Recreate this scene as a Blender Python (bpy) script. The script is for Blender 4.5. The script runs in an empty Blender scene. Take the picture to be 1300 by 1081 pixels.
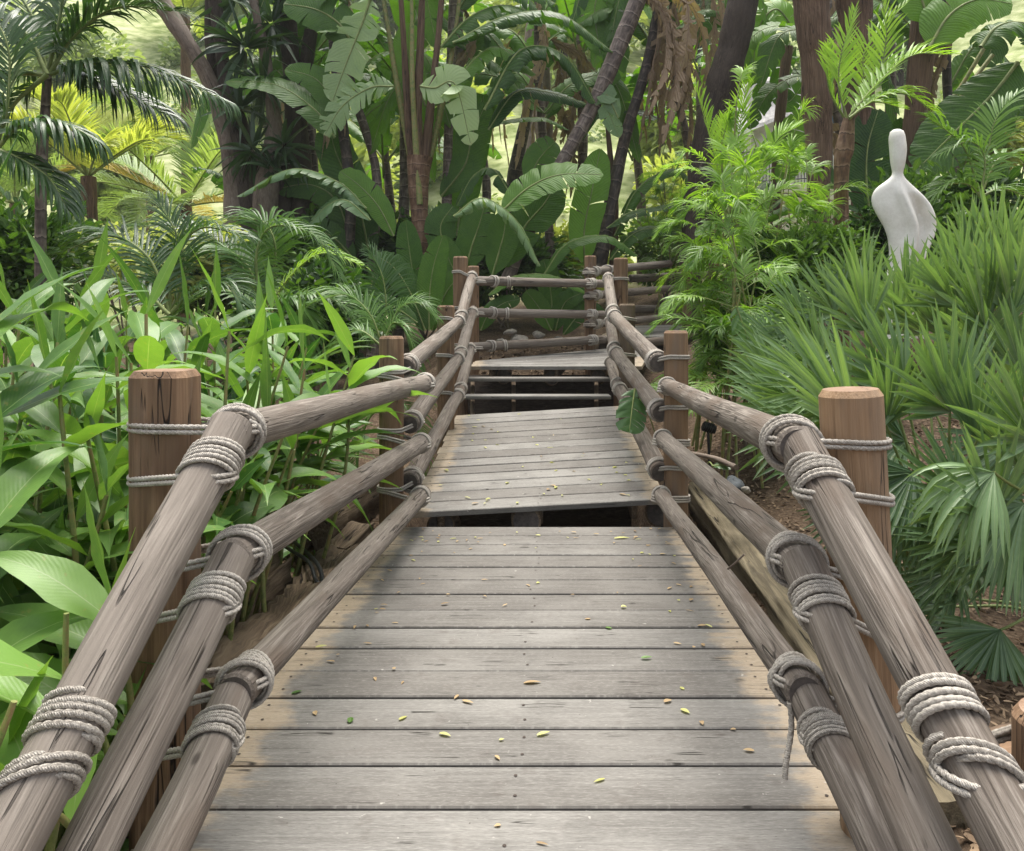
SUN_EL=77.0; SUN_AZ=10.0; SUN=2.1; SUN_ANG=42.0; SKY=0.088; EXPO=1.72; SKYSAT=0.3; HAZE=0.0008
import bpy, math, random
import numpy as np
rng = np.random.default_rng(11)
random.seed(11)
F = 980.0; CX = 650.0; HY = 409.0; CZ = 1.4
PI = math.pi
Z3 = np.array([0.0, 0.0, 1.0])
def V(*a): return np.array(a, dtype=float)
def P(x, y, Y): return V((x-CX)/F*Y, Y, CZ+(HY-y)/F*Y)
def nz(a):
    return a/np.maximum(np.linalg.norm(a, axis=-1, keepdims=True), 1e-9)
def U(a, b): return float(rng.uniform(a, b))
col = bpy.context.scene.collection

# ---------------------------------------------------------------- mesh builder
class MB:
    def __init__(s): s.v=[]; s.a=[]; s.f=[]; s.o=[]; s.n=0
    def add(s, v, f, a=None, mi=0):
        v=np.asarray(v,float).reshape(-1,3)
        if a is None: a=np.zeros((len(v),4))
        s.o.append(s.n); s.v.append(v); s.a.append(np.asarray(a,float).reshape(-1,4))
        s.f.append((np.asarray(f,int)+s.n, mi)); s.n+=len(v)
    def build(s, name, mats, parent=None, loc=None, smooth=True):
        v=np.concatenate(s.v); a=np.concatenate(s.a)
        if loc is None: loc=np.array(parent['_o']) if parent is not None else v.mean(0)
        me=bpy.data.meshes.new(name)
        me.vertices.add(len(v)); me.vertices.foreach_set('co',(v-loc).ravel())
        idx=[];tot=[];mi=[]
        for f,m in s.f:
            if len(f)==0: continue
            idx.append(f.ravel()); tot.append(np.full(len(f),f.shape[1])); mi.append(np.full(len(f),m))
        idx=np.concatenate(idx);tot=np.concatenate(tot);mi=np.concatenate(mi)
        me.loops.add(len(idx)); me.loops.foreach_set('vertex_index',idx)
        me.polygons.add(len(tot)); st=np.concatenate([[0],np.cumsum(tot)[:-1]])
        me.polygons.foreach_set('loop_start',st); me.polygons.foreach_set('loop_total',tot)
        me.polygons.foreach_set('material_index',mi)
        me.polygons.foreach_set('use_smooth',np.full(len(tot),bool(smooth)))
        me.update(calc_edges=True)
        at=me.attributes.new('luv','FLOAT_VECTOR','POINT'); at.data.foreach_set('vector',np.ascontiguousarray(a[:,:3]).ravel())
        at=me.attributes.new('ext','FLOAT','POINT'); at.data.foreach_set('value',np.ascontiguousarray(a[:,3]))
        for m in (mats if isinstance(mats,(list,tuple)) else [mats]): me.materials.append(m)
        o=bpy.data.objects.new(name,me); col.objects.link(o)
        if parent is not None: o.parent=parent; o['_o']=list(parent['_o'])
        else: o.location=loc; o['_o']=[float(q) for q in loc]
        return o
def tag(o,label=None,cat=None,group=None,kind=None):
    if label: o['label']=label
    if cat: o['category']=cat
    if group: o['group']=group
    if kind: o['kind']=kind
    return o
def thing(name,label,cat,loc,group=None):
    o=bpy.data.objects.new(name,None); col.objects.link(o); o.empty_display_size=.1
    o.location=[float(q) for q in loc]; o['_o']=[float(q) for q in loc]
    return tag(o,label,cat,group)

# ---------------------------------------------------------------- shapes
def catmull(pts, n):
    p=np.array(pts,float)
    if len(p)==2:
        t=np.linspace(0,1,n)[:,None]; return p[0]*(1-t)+p[1]*t
    q=np.vstack([2*p[0]-p[1],p,2*p[-1]-p[-2]])
    m=len(p)-1; t=np.linspace(0,m,n); i=np.minimum(t.astype(int),m-1); u=(t-i)[:,None]
    a,b,c,d=q[i],q[i+1],q[i+2],q[i+3]
    return .5*((2*b)+(-a+c)*u+(2*a-5*b+4*c-d)*u*u+(-a+3*b-3*c+d)*u**3)
def frames(p):
    t=nz(np.gradient(p,axis=0)); n=np.zeros_like(p)
    r=V(0,0,1) if abs(t[0][2])<.9 else V(1,0,0)
    c=r-t[0]*r.dot(t[0]); n[0]=c/np.linalg.norm(c)
    for i in range(1,len(p)):
        c=n[i-1]-t[i]*n[i-1].dot(t[i]); n[i]=c/max(np.linalg.norm(c),1e-9)
    return t,n,np.cross(t,n)
def tube(mb,p,r,sides=10,mi=0,wob=0,caps=True,capmi=None,fn=None,ch=0):
    p=np.asarray(p,float); K=len(p); r=np.broadcast_to(np.asarray(r,float),(K,)).copy()
    t,n,b=frames(p); th=np.linspace(0,2*PI,sides,endpoint=False)
    s=np.concatenate([[0],np.cumsum(np.linalg.norm(np.diff(p,axis=0),axis=1))])
    R=r[:,None]*np.ones((K,sides))
    if wob:
        ph=rng.uniform(0,6,6)
        R*=1+wob*(np.sin(th[None]*2+ph[0]+s[:,None]*3)+np.sin(th[None]*3+ph[1]-s[:,None]*5)*.6+np.sin(s[:,None]*7+ph[2])*.7+np.sin(s[:,None]*17+ph[3]+th[None])*.4)
    if fn is not None: R*=fn(th[None],s[:,None])
    v=p[:,None]+R[...,None]*(np.cos(th)[None,:,None]*n[:,None]+np.sin(th)[None,:,None]*b[:,None])
    sa,sb,sc=rng.uniform(0,20,3)
    a=np.zeros((K,sides,4)); a[...,0]=np.cos(th)*R+sa; a[...,1]=np.sin(th)*R+sb; a[...,2]=s[:,None]+sc; a[...,3]=th/(2*PI)
    i=np.arange(K-1)[:,None]*sides; j=np.arange(sides)[None]; j2=(j+1)%sides
    f=np.stack([i+j,i+j2,i+sides+j2,i+sides+j],-1).reshape(-1,4)
    mb.add(v,f,a,mi)
    if caps:
        cm=mi if capmi is None else capmi
        for e,sg in ((0,-1),(K-1,1)):
            c=p[e]+t[e]*sg*ch
            rim=v[e]; inner=c+(rim-p[e])*.86 if ch else rim
            vv=np.vstack([rim,inner,[c]]); aa=np.zeros((2*sides+1,4))
            aa[:sides]=a[e]; aa[sides:2*sides]=a[e]; aa[:2*sides,2]=sc+s[e]; aa[2*sides]=[sa,sb,sc+s[e],0]
            if ch: aa[sides:2*sides,0]=sa+(aa[sides:2*sides,0]-sa)*.86; aa[sides:2*sides,1]=sb+(aa[sides:2*sides,1]-sb)*.86
            jj=np.arange(sides); k2=(jj+1)%sides
            fr=np.stack([jj,k2,sides+k2,sides+jj],-1); fc=np.stack([sides+jj,sides+k2,np.full(sides,2*sides)],-1)
            if e==0: fr=fr[:,::-1]; fc=fc[:,::-1]
            if ch: mb.add(vv,fr,aa,mi)
            mb.add(vv,fc,aa,cm)
def log(mb,p0,p1,r0,r1=None,sides=20,wob=.012,ch=.008,capmi=1,bow=.003,mi=0,fn=None):
    r1=r0 if r1 is None else r1
    L=np.linalg.norm(np.asarray(p1)-p0); n=max(6,int(L/.08)); t=np.linspace(0,1,n)[:,None]
    p=np.asarray(p0)*(1-t)+np.asarray(p1)*t
    ph=rng.uniform(0,6,3); p=p+bow*np.sin(t*PI*2+ph[None])*V(1,1,1)*np.sin(t*PI)
    tube(mb,p,np.linspace(r0,r1,n),sides,mi,wob,True,capmi,ch=ch,fn=fn)
def box(mb,c,sx,sy,sz,ax=None,mi=0,bev=.004,ext=0):
    # c centre; ax = (3,3) rows = local axes
    ax=np.eye(3) if ax is None else np.asarray(ax)
    h=V(sx,sy,sz)/2; b=min(bev,.45*min(sx,sy,sz))
    ring=[(-h[1]+b,-h[2]),(h[1]-b,-h[2]),(h[1],-h[2]+b),(h[1],h[2]-b),(h[1]-b,h[2]),(-h[1]+b,h[2]),(-h[1],h[2]-b),(-h[1],-h[2]+b)]
    xs=[-h[0],-h[0]+b,h[0]-b,h[0]]; v=[]
    for k,x in enumerate(xs):
        s=1 if k in(1,2) else None
        for (y,z) in ring:
            if s is None: y=np.sign(y)*min(abs(y),h[1]-b); z=np.sign(z)*min(abs(z),h[2]-b)
            v.append((x,y,z))
    v=np.array(v); se=rng.uniform(0,30,3)
    a=np.zeros((len(v),4)); a[:,0]=v[:,1]+se[0]; a[:,1]=v[:,2]+se[1]; a[:,2]=v[:,0]+se[2]; a[:,3]=ext
    w=np.asarray(c)+v@ax
    f=[]
    for k in range(3):
        for j in range(8): f.append((k*8+j,k*8+(j+1)%8,k*8+8+(j+1)%8,k*8+8+j))
    mb.add(w,f,a,mi)
    mb.add(w,[tuple(range(7,-1,-1))],a,mi); mb.add(w,[tuple(range(24,32))],a,mi)
    # (order of the ring keeps outward normals)
def axes_from(p0,p1,up=Z3):
    x=nz(np.asarray(p1)-p0); y=nz(np.cross(up,x)); z=np.cross(x,y); return np.array([x,y,z])
def beam(mb,p0,p1,w,h,mi=0,bev=.01,up=Z3,ext=0):
    p0=np.asarray(p0);p1=np.asarray(p1); box(mb,(p0+p1)/2,np.linalg.norm(p1-p0),w,h,axes_from(p0,p1,up),mi,bev,ext)
def rough_beam(mb,p0,p1,w,h,amp=.012,mi=0):
    p0=np.asarray(p0,float);p1=np.asarray(p1,float);ax=axes_from(p0,p1);L=np.linalg.norm(p1-p0)
    n=max(8,int(L/.05)); m=24; th=np.linspace(0,2*PI,m,endpoint=False)
    k=6.; cx=np.sign(np.cos(th))*np.abs(np.cos(th))**(2/k)*w/2; cz=np.sign(np.sin(th))*np.abs(np.sin(th))**(2/k)*h/2
    x=np.linspace(0,L,n); ph=rng.uniform(0,9,(6,))
    g=np.zeros((n,m))
    g+=amp*rng.normal(size=(1,m))*.8+amp*.35*rng.normal(size=(n,m))+amp*.7*np.sin(x[:,None]*5+ph[0]+th[None]*3)
    s=1+g/(.5*min(w,h))
    v=p0+x[:,None,None]*ax[0]+(cx*s)[...,None]*ax[1]+(cz*s)[...,None]*ax[2]
    se=rng.uniform(0,30,3); a=np.zeros((n,m,4)); a[...,0]=cx+se[0];a[...,1]=cz+se[1];a[...,2]=x[:,None]+se[2]
    i=np.arange(n-1)[:,None]*m;j=np.arange(m)[None];j2=(j+1)%m
    mb.add(v,np.stack([i+j,i+j2,i+m+j2,i+m+j],-1).reshape(-1,4),a,mi)
    for e in (0,n-1):
        vv=np.vstack([v[e],v[e].mean(0)[None]]); aa=np.vstack([a[e],a[e].mean(0)[None]]); jj=np.arange(m)
        fc=np.stack([jj,(jj+1)%m,np.full(m,m)],-1); mb.add(vv,fc if e else fc[:,::-1],aa,mi)
def rope(mb,path,rr,near=True,mi=0):
    p=np.asarray(path,float); s=np.concatenate([[0],np.cumsum(np.linalg.norm(np.diff(p,axis=0),axis=1))])
    if near:
        n=max(4,int(s[-1]/(rr*.6))); pitch=rr*7
        q=np.stack([np.interp(np.linspace(0,s[-1],n),s,p[:,k]) for k in range(3)],-1)
        q[2:-2]=(q[:-4]+q[1:-3]+q[2:-2]+q[3:-1]+q[4:])/5
        tube(mb,q,rr,11,mi,fn=lambda th,ss:1-.34*(1-np.abs(np.cos(1.5*(th-ss*2*PI/pitch/1.0))))**1.3)
    else:
        n=max(4,int(s[-1]/(rr*2.2)))
        q=np.stack([np.interp(np.linspace(0,s[-1],n),s,p[:,k]) for k in range(3)],-1)
        tube(mb,q,rr,6,mi)
def wrap(mb,c,axis,R,rr,turns=5,near=True,tilt=0,jit=1.0,a0=None):
    ax=nz(np.asarray(axis,float)); u=nz(np.cross(ax,V(0.1,.2,1))); w=np.cross(ax,u)
    st=36 if near else 16; n=int(turns*st)+1; a=np.linspace(0,turns*2*PI,n)+(U(0,6) if a0 is None else a0)
    off=(np.linspace(-.5,.5,n)*turns*rr*2.02)
    ph=U(0,6); off=off+jit*rr*.35*np.sin(a*.37+ph)+tilt*np.cos(a)
    rad=R+rr*.9+jit*rr*.12*np.sin(a*.71+ph); kk=np.minimum(np.arange(n),np.arange(n)[::-1])/st; rad=rad-2.2*rr*np.clip(1-kk/.16,0,1)**2
    p=np.asarray(c)+off[:,None]*ax+rad[:,None]*(np.cos(a)[:,None]*u+np.sin(a)[:,None]*w)
    rope(mb,p,rr,near)
def hull(pts):
    pts=sorted(map(tuple,pts))
    def half(ps):
        h=[]
        for q in ps:
            while len(h)>1 and (h[-1][0]-h[-2][0])*(q[1]-h[-2][1])-(h[-1][1]-h[-2][1])*(q[0]-h[-2][0])<=0: h.pop()
            h.append(q)
        return h
    a=half(pts); b=half(pts[::-1]); return np.array(a[:-1]+b[:-1])
def loop(mb,c1,r1,c2,r2,rr,near=True,strands=2):
    # rope passed round a post (c1) and a rail (c2)
    th=np.linspace(0,2*PI,40,endpoint=False); k=np.stack([np.cos(th),np.sin(th)],-1)
    for s in range(strands):
        h=hull(np.vstack([c1[:2]+k*(r1+rr),c2[:2]+k*(r2+rr*(1+.4*s))])); h=np.vstack([h,h[:1]])
        d=c2[:2]-c1[:2]; L=max(np.linalg.norm(d),1e-6); pr=np.clip((h-c1[:2])@d/L/L,0,1)
        z=c1[2]+(c2[2]-c1[2])*pr-s*rr*2.05+rr*.25*np.sin(np.linspace(0,9,len(h)))
        rope(mb,np.column_stack([h,z]),rr,near)

def splits(k,L,depth=.10):
    # drying cracks running along a log
    g=[(U(0,2*PI),U(-.3,L),U(.25,1.0)*min(L,1.6),U(.025,.05),U(.5,1)) for _ in range(k)]
    def fn(th,s):
        r=1.0
        for a,s0,ln_,w,d in g:
            c=a+.05*np.sin(s*9+a)+.03*np.sin(s*31); dd=np.abs((th-c+PI)%(2*PI)-PI)
            env=np.clip((s-s0)/.12,0,1)*np.clip((s0+ln_-s)/.12,0,1)
            r=r-depth*d*env*np.clip(1-dd/w,0,1)
        return r
    return fn
# ---------------------------------------------------------------- foliage
PR_L=np.array([.10,.45,.80,.97,1,.93,.78,.58,.34,.12,.02])
PR_N=np.array([.35,.85,1,.85,.5,.04])
PR_S=np.array([.5,.9,1,.04])
PR_Q=np.array([.15,1,.08])
PR_F=np.array([.13,.42,.72,1,.82,.5,.04])
def blades(mb,P0,D,N,L,W,prof,droop=0.,fold=.2,tint=.5,wav=0.,mi=0,ext=0.,hi=False):
    P0=np.atleast_2d(np.asarray(P0,float)); n=len(P0)
    D=nz(np.broadcast_to(np.asarray(D,float),(n,3))); N=np.broadcast_to(np.asarray(N,float),(n,3))
    L=np.broadcast_to(np.asarray(L,float),(n,)).copy(); W=np.broadcast_to(np.asarray(W,float),(n,)).copy()
    droop=np.broadcast_to(np.asarray(droop,float),(n,)); tint=np.broadcast_to(np.asarray(tint,float),(n,)); ext=np.broadcast_to(np.asarray(ext,float),(n,))
    K=len(prof)-1; cols=5 if hi else 3
    Vv=np.zeros((n,K+1,cols,3)); A=np.zeros((n,K+1,cols,4)); pos=P0.copy(); d=D.copy()
    ph=rng.uniform(0,6,n)
    for k in range(K+1):
        sd=nz(np.cross(d,N)); nn=nz(np.cross(sd,d)); w=(W*prof[k]/2)[:,None]
        us=np.linspace(-1,1,cols)
        for j,u in enumerate(us):
            wv=wav*np.sin(ph+k*1.9+(2.1 if u>0 else 0))[:,None]*abs(u)**2 if wav else 0
            Vv[:,k,j]=pos+sd*w*u+nn*w*(fold*abs(u)-(.18*fold*u*u if hi else 0)+wv)
            A[:,k,j,0]=.5+u/2; A[:,k,j,1]=k/K; A[:,k,j,2]=tint; A[:,k,j,3]=ext
        pos=pos+d*(L/K)[:,None]
        d=nz(d+(-Z3)[None]*(droop*(k+1)/K/K*2)[:,None])
    b=np.arange(n)[:,None,None]*(K+1)*cols; k=np.arange(K)[None,:,None]*cols; j=np.arange(cols-1)[None,None]
    i=b+k+j; f=np.stack([i,i+1,i+cols+1,i+cols],-1).reshape(-1,4)
    mb.add(Vv,f,A,mi)
def bleaf(mb,pts,w,hang=.5,torn=.4,tint=.5,nrm=None,mi=0,ribmi=1,pet=0.0,lean=.3,ext=0.,ribr=None,blunt=False):
    # big banana-like leaf: pts along the midrib (base -> tip); first fraction pet is bare stalk
    M=34; c=catmull(pts,M*2); s=np.linspace(0,1,M*2)
    t=nz(np.gradient(c,axis=0)); N=V(0,-.35,1) if nrm is None else V(*nrm)
    Lg=np.linalg.norm(np.diff(c,axis=0),axis=1).sum()
    rr=ribr or max(.007,w*.028)
    tube(mb,c[::2],np.interp(s[::2],[0,max(pet,.02),1],[rr*1.5,rr*1.1,rr*.25]),6,ribmi,caps=False)
    prof_s=[0,.06,.2,.45,.7,.88,.96,1] ; prof_w=[.18,.55,.86,1,.95,.68,.4,.1] if not blunt else [.3,.8,1,1,.98,.85,.6,.2]
    def at(u,arr): 
        x=(pet+(1-pet)*u)*(len(s)-1); i=np.clip(x.astype(int),0,len(s)-2); fr=(x-i)[...,None]; return arr[i]*(1-fr)+arr[i+1]*fr
    for side in (-1,1):
        cuts=[0.]
        avg=1/(1+torn*17)
        while cuts[-1]<1: cuts.append(cuts[-1]+avg*U(.35,1.7))
        cuts[-1]=1.0
        if len(cuts)>2 and cuts[-2]>.97: cuts.pop(-2)
        base=hang*U(.85,1.2)
        for a,b in zip(cuts[:-1],cuts[1:]):
            m=max(3,int((b-a)*44)+1); J=6; u=np.linspace(a,b,m)
            dro=base+rng.normal()*.38*torn; gap=U(.03,.34)*min(1,torn*1.6) if torn>.05 else 0; lj=lean+rng.normal()*.13*torn
            trim=1-U(0,.16)*torn
            cc=(a+b)/2; q=np.linspace(0,1,J)
            uu=cc+(u[:,None]-cc)*(1-gap*q[None]**1.5)
            pw=np.interp(u,prof_s,prof_w)*w/2*trim
            if b>.93: uu=np.minimum(uu,1)
            pos=at(np.broadcast_to(u[:,None],uu.shape)*.0+uu,c); tt=nz(at(uu,t)); sd=nz(np.cross(tt,N))*side; nn=nz(np.cross(sd*side,tt))
            out=np.zeros((m,J,3)); acc=np.zeros((m,3)); out[:,0]=pos[:,0]
            for j in range(1,J):
                th=-.25+dro*q[j]*1.6
                # droop bends toward gravity
                dirr=sd[:,j]*math.cos(th)+(-Z3[None]*.75-nn[:,j]*.25)*math.sin(th)+tt[:,j]*lj
                acc=acc+nz(dirr)*(pw/(J-1))[:,None]
                out[:,j]=pos[:,j]+acc
            rip=.010*w/.5*(np.sin(u*Lg*34+a*9)+.6*np.sin(u*Lg*21))[:,None]*np.sin(q*PI*.8)[None]; out[...,2]+=rip
            A=np.zeros((m,J,4)); A[...,0]=.5+side*q[None]*.5; A[...,1]=u[:,None]; A[...,2]=tint; A[...,3]=ext
            i=np.arange(m-1)[:,None]*J; j=np.arange(J-1)[None]; k=i+j
            f=np.stack([k,k+1,k+J+1,k+J],-1).reshape(-1,4)
            if side<0: f=f[:,::-1]
            mb.add(out,f,A,mi)
def frond(mb,pts,n,L,W,ang=.95,lift=.25,droop=.8,tint=.5,nrm=None,mi=0,ribmi=1,start=.12,rr=.008,ext=0.,prof=PR_N,jit=.1,tj=.15,asym=1.):
    c=catmull(pts,60); t=nz(np.gradient(c,axis=0)); N=V(0,-.2,1) if nrm is None else V(*nrm)
    tube(mb,c[::3],np.linspace(rr*1.5,rr*.35,20),5,ribmi,caps=False)
    u=np.linspace(start,1,n); x=u*59; i=np.clip(x.astype(int),0,58); fr=(x-i)[:,None]
    p=c[i]*(1-fr)+c[i+1]*fr; tt=nz(t[i]); sd=nz(np.cross(tt,N)); nn=nz(np.cross(sd,tt))
    v=(u-start)/(1-start); Lp=L*np.interp(v,[0,.15,.45,.8,1],[.55,.85,1,.72,.35]); aa=ang*np.interp(v,[0,1],[1.15,.45])
    for side in (-1,1):
        a=aa+rng.normal(size=n)*jit; li=lift+rng.normal(size=n)*jit
        D=np.cos(a)[:,None]*tt+np.sin(a)[:,None]*sd*side+li[:,None]*nn
        Nn=nn+sd*side*-.2
        blades(mb,p,D,Nn,Lp*rng.uniform(.9,1.08,n)*(asym if side<0 else 1),W*np.interp(v,[0,.3,1],[.8,1,.6]),prof,droop*rng.uniform(.7,1.3,n),.25,np.clip(tint+rng.normal(size=n)*tj,0,1),0,mi,ext)
def fan(mb,hub,d,nrm,R,spread=1.35,n=22,tint=.5,droop=.25,mi=0,ext=0.):
    d=nz(V(*d)); nrm=V(*nrm); nrm=nz(nrm-d*nrm.dot(d)); sd=np.cross(d,nrm)
    th=np.linspace(-spread,spread,n)
    D=np.cos(th)[:,None]*d+np.sin(th)[:,None]*sd+nrm*(.10*rng.normal(size=n)+.12)[:,None]
    L=R*(1-.22*(np.abs(th)/spread)**2)*rng.uniform(.92,1.05,n)
    N=nrm[None]+.25*rng.normal(size=(n,3))
    blades(mb,np.repeat(hub[None],n,0),D,N,L,R*2*spread/n*.82,PR_F,droop*rng.uniform(.4,1.6,n),.55,np.clip(tint+rng.normal(size=n)*.07,0,1),0,mi,ext)
def rand_dirs(n,up=0.):
    v=rng.normal(size=(n,3)); v[:,2]+=up; return nz(v)
def crown(mb,c,rad,n,size,clumps=14,tint=.5,mi=0,asp=.45,flat=.8):
    c=np.asarray(c,float); rad=np.asarray(rad,float)
    cl=rand_dirs(clumps)*rng.uniform(.35,1,(clumps,1))*rad*.8+c
    ct=rng.uniform(-.25,.25,clumps)
    k=rng.integers(0,clumps,n); cr=rng.uniform(.28,.5,clumps)
    p=cl[k]+rand_dirs(n)*(rng.uniform(0,1,(n,1))**.5)*rad*cr[k][:,None]
    d=nz(p-c+rand_dirs(n)*rad*.5); nn=rand_dirs(n,1.2)
    L=size*rng.uniform(.6,1.3,n)
    blades(mb,p,d,nn,L,L*asp,PR_S,.5,.15,np.clip(tint+ct[k]+rng.normal(size=n)*.12,0,1),0,mi)

# ---------------------------------------------------------------- materials
def newmat(name):
    m=bpy.data.materials.new(name); m.use_nodes=True; nt=m.node_tree; nt.nodes.clear()
    out=nt.nodes.new('ShaderNodeOutputMaterial'); b=nt.nodes.new('ShaderNodeBsdfPrincipled'); nt.links.new(b.outputs[0],out.inputs[0])
    return m,nt,b,out
class G:
    def __init__(s,nt): s.nt=nt
    def n(s,t,**k):
        x=s.nt.nodes.new(t)
        for a,b in k.items():
            if a.startswith('i_'): 
                key=a[2:]; key=int(key) if key.isdigit() else key.replace('_',' ')
                s.setin(x.inputs[key],b)
            else: setattr(x,a,b)
        return x
    def setin(s,sock,b):
        if isinstance(b,bpy.types.NodeSocket): s.nt.links.new(b,sock)
        else: sock.default_value=b
    def math(s,op,a,b=0.,c=0.,clamp=False):
        x=s.nt.nodes.new('ShaderNodeMath'); x.operation=op; x.use_clamp=clamp
        s.setin(x.inputs[0],a); s.setin(x.inputs[1],b); s.setin(x.inputs[2],c); return x.outputs[0]
    def mix(s,f,a,b,bt='MIX'):
        x=s.nt.nodes.new('ShaderNodeMix'); x.data_type='RGBA'; x.blend_type=bt
        def c4(v): return (*v,1) if isinstance(v,(tuple,list)) and len(v)==3 else v
        s.setin(x.inputs[0],f); s.setin(x.inputs[6],c4(a)); s.setin(x.inputs[7],c4(b)); return x.outputs[2]
    def ramp(s,f,stops):
        x=s.nt.nodes.new('ShaderNodeValToRGB'); s.setin(x.inputs[0],f); e=x.color_ramp.elements
        while len(e)<len(stops): e.new(.5)
        for q,(p,c) in zip(e,stops): q.position=p; q.color=(*c,1)
        return x.outputs[0]
    def noise(s,vec,scale,detail=4,dist=0.,rough=.55):
        x=s.nt.nodes.new('ShaderNodeTexNoise'); s.nt.links.new(vec,x.inputs['Vector']); x.inputs['Scale'].default_value=scale
        x.inputs['Detail'].default_value=detail; x.inputs['Distortion'].default_value=dist; x.inputs['Roughness'].default_value=rough; return x.outputs[0]
    def scale(s,vec,v):
        x=s.nt.nodes.new('ShaderNodeMapping'); s.nt.links.new(vec,x.inputs[0]); x.inputs['Scale'].default_value=v; return x.outputs[0]
    def attr(s,name='luv'):
        x=s.nt.nodes.new('ShaderNodeAttribute'); x.attribute_name=name; return x
    def bump(s,h,st=.4,dist=.01):
        x=s.nt.nodes.new('ShaderNodeBump'); s.setin(x.inputs['Height'],h); x.inputs['Strength'].default_value=st; x.inputs['Distance'].default_value=dist; return x.outputs[0]
    def sm(s,v,a,b):
        x=s.nt.nodes.new('ShaderNodeMapRange'); x.interpolation_type='SMOOTHSTEP'; s.setin(x.inputs[0],v); x.inputs[1].default_value=a; x.inputs[2].default_value=b; return x.outputs[0]

def leafmat(name,dark,light,rib,trans=.35,rough=.42,ribw=.02,veins=60,skew=25,tip=None,tipamt=.9,back=None,spot=.0,spec=.5,bumpst=.25):
    m,nt,b,out=newmat(name); g=G(nt)
    at=g.attr(); sep=g.n('ShaderNodeSeparateXYZ',i_0=at.outputs['Vector']); u,v,t=sep.outputs
    geo=g.n('ShaderNodeNewGeometry'); no=g.noise(geo.outputs['Position'],5,3); no2=g.noise(geo.outputs['Position'],40,3)
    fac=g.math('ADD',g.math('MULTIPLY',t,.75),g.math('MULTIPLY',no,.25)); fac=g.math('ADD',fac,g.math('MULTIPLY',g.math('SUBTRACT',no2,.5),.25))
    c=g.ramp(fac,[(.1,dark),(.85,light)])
    au=g.math('ABSOLUTE',g.math('SUBTRACT',u,.5))
    vein=g.math('SINE',g.math('ADD',g.math('MULTIPLY',v,veins),g.math('MULTIPLY',au,-skew)))
    c=g.mix(g.math('MULTIPLY',g.math('ADD',vein,1),.045),c,light)
    if spot: c=g.mix(g.math('MULTIPLY',g.sm(no2,.62,.72),spot),c,(.30,.24,.08))
    if tip: 
        edge=g.math('ADD',g.math('MULTIPLY',v,1.0),g.math('MULTIPLY',g.math('SUBTRACT',no2,.5),.25)); c=g.mix(g.sm(edge,tipamt,tipamt+.1),c,tip)
    c=g.mix(g.sm(au,ribw,ribw*.4),c,rib)
    nt.links.new(c,b.inputs['Base Color']); b.inputs['Roughness'].default_value=rough
    b.inputs['Specular IOR Level'].default_value=spec
    bp=g.bump(g.math('ADD',vein,g.math('MULTIPLY',no2,1.2)),bumpst,.004); nt.links.new(bp,b.inputs['Normal'])
    tr=g.n('ShaderNodeBsdfTranslucent'); nt.links.new(g.mix(1.,c,(1.7,1.75,.6),'MULTIPLY'),tr.inputs[0])
    mx=g.n('ShaderNodeMixShader'); mx.inputs[0].default_value=trans
    nt.links.new(b.outputs[0],mx.inputs[1]); nt.links.new(tr.outputs[0],mx.inputs[2]); nt.links.new(mx.outputs[0],out.inputs[0])
    return m
def woodmat(name,dark,mid,light,stretch=.05,gs=55,crack=.8,rough=.8,knots=.5,bumpst=.5,warm=None,dist=.6,grey=None):
    m,nt,b,out=newmat(name); g=G(nt); at=g.attr(); vec=at.outputs['Vector']
    st=g.scale(vec,(1,1,stretch)); gr=g.noise(st,gs,8,dist,.62); bl=g.noise(g.scale(vec,(1,1,.35)),7,4)
    fine=g.noise(g.scale(vec,(1,1,.02)),230,3)
    c=g.ramp(g.math('ADD',g.math('MULTIPLY',gr,.75),g.math('MULTIPLY',fine,.25)),[(.30,dark),(.5,mid),(.70,light)])
    if warm: c=g.mix(g.sm(bl,.5,.68),c,warm)
    else: c=g.mix(g.math('MULTIPLY',g.sm(bl,.45,.7),.35),c,dark)
    big=g.noise(g.scale(vec,(1,1,.15)),3.1,3); c=g.mix(g.math('MULTIPLY',g.sm(big,.42,.66),.5),c,g.mix(.5,mid,light))
    cn=g.noise(g.scale(vec,(1,1,.045)),13,3,.4); cm=g.noise(g.scale(vec,(1,1,.4)),6,2)
    cr=g.math('MULTIPLY',g.sm(g.math('ABSOLUTE',g.math('SUBTRACT',cn,.5)),.010,.002),g.sm(cm,.47,.56))
    c=g.mix(g.math('MULTIPLY',cr,crack),c,(.018,.013,.010))
    h=g.math('SUBTRACT',g.math('ADD',gr,g.math('MULTIPLY',fine,.5)),g.math('MULTIPLY',cr,2.0))
    if knots:
        vo=g.n('ShaderNodeTexVoronoi'); nt.links.new(g.scale(vec,(1,1,.45)),vo.inputs[0]); vo.inputs['Scale'].default_value=8
        k=g.sm(vo.outputs[0],.11,.05); c=g.mix(g.math('MULTIPLY',k,knots),c,dark)
    if grey: c=g.mix(g.math('MULTIPLY',g.sm(g.noise(g.scale(vec,(1,1,.22)),9,5),.50,.66),.5),c,grey)
    nt.links.new(c,b.inputs['Base Color']); b.inputs['Roughness'].default_value=rough; b.inputs['Specular IOR Level'].default_value=.3
    nt.links.new(g.bump(h,bumpst,.006),b.inputs['Normal']); return m
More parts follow.
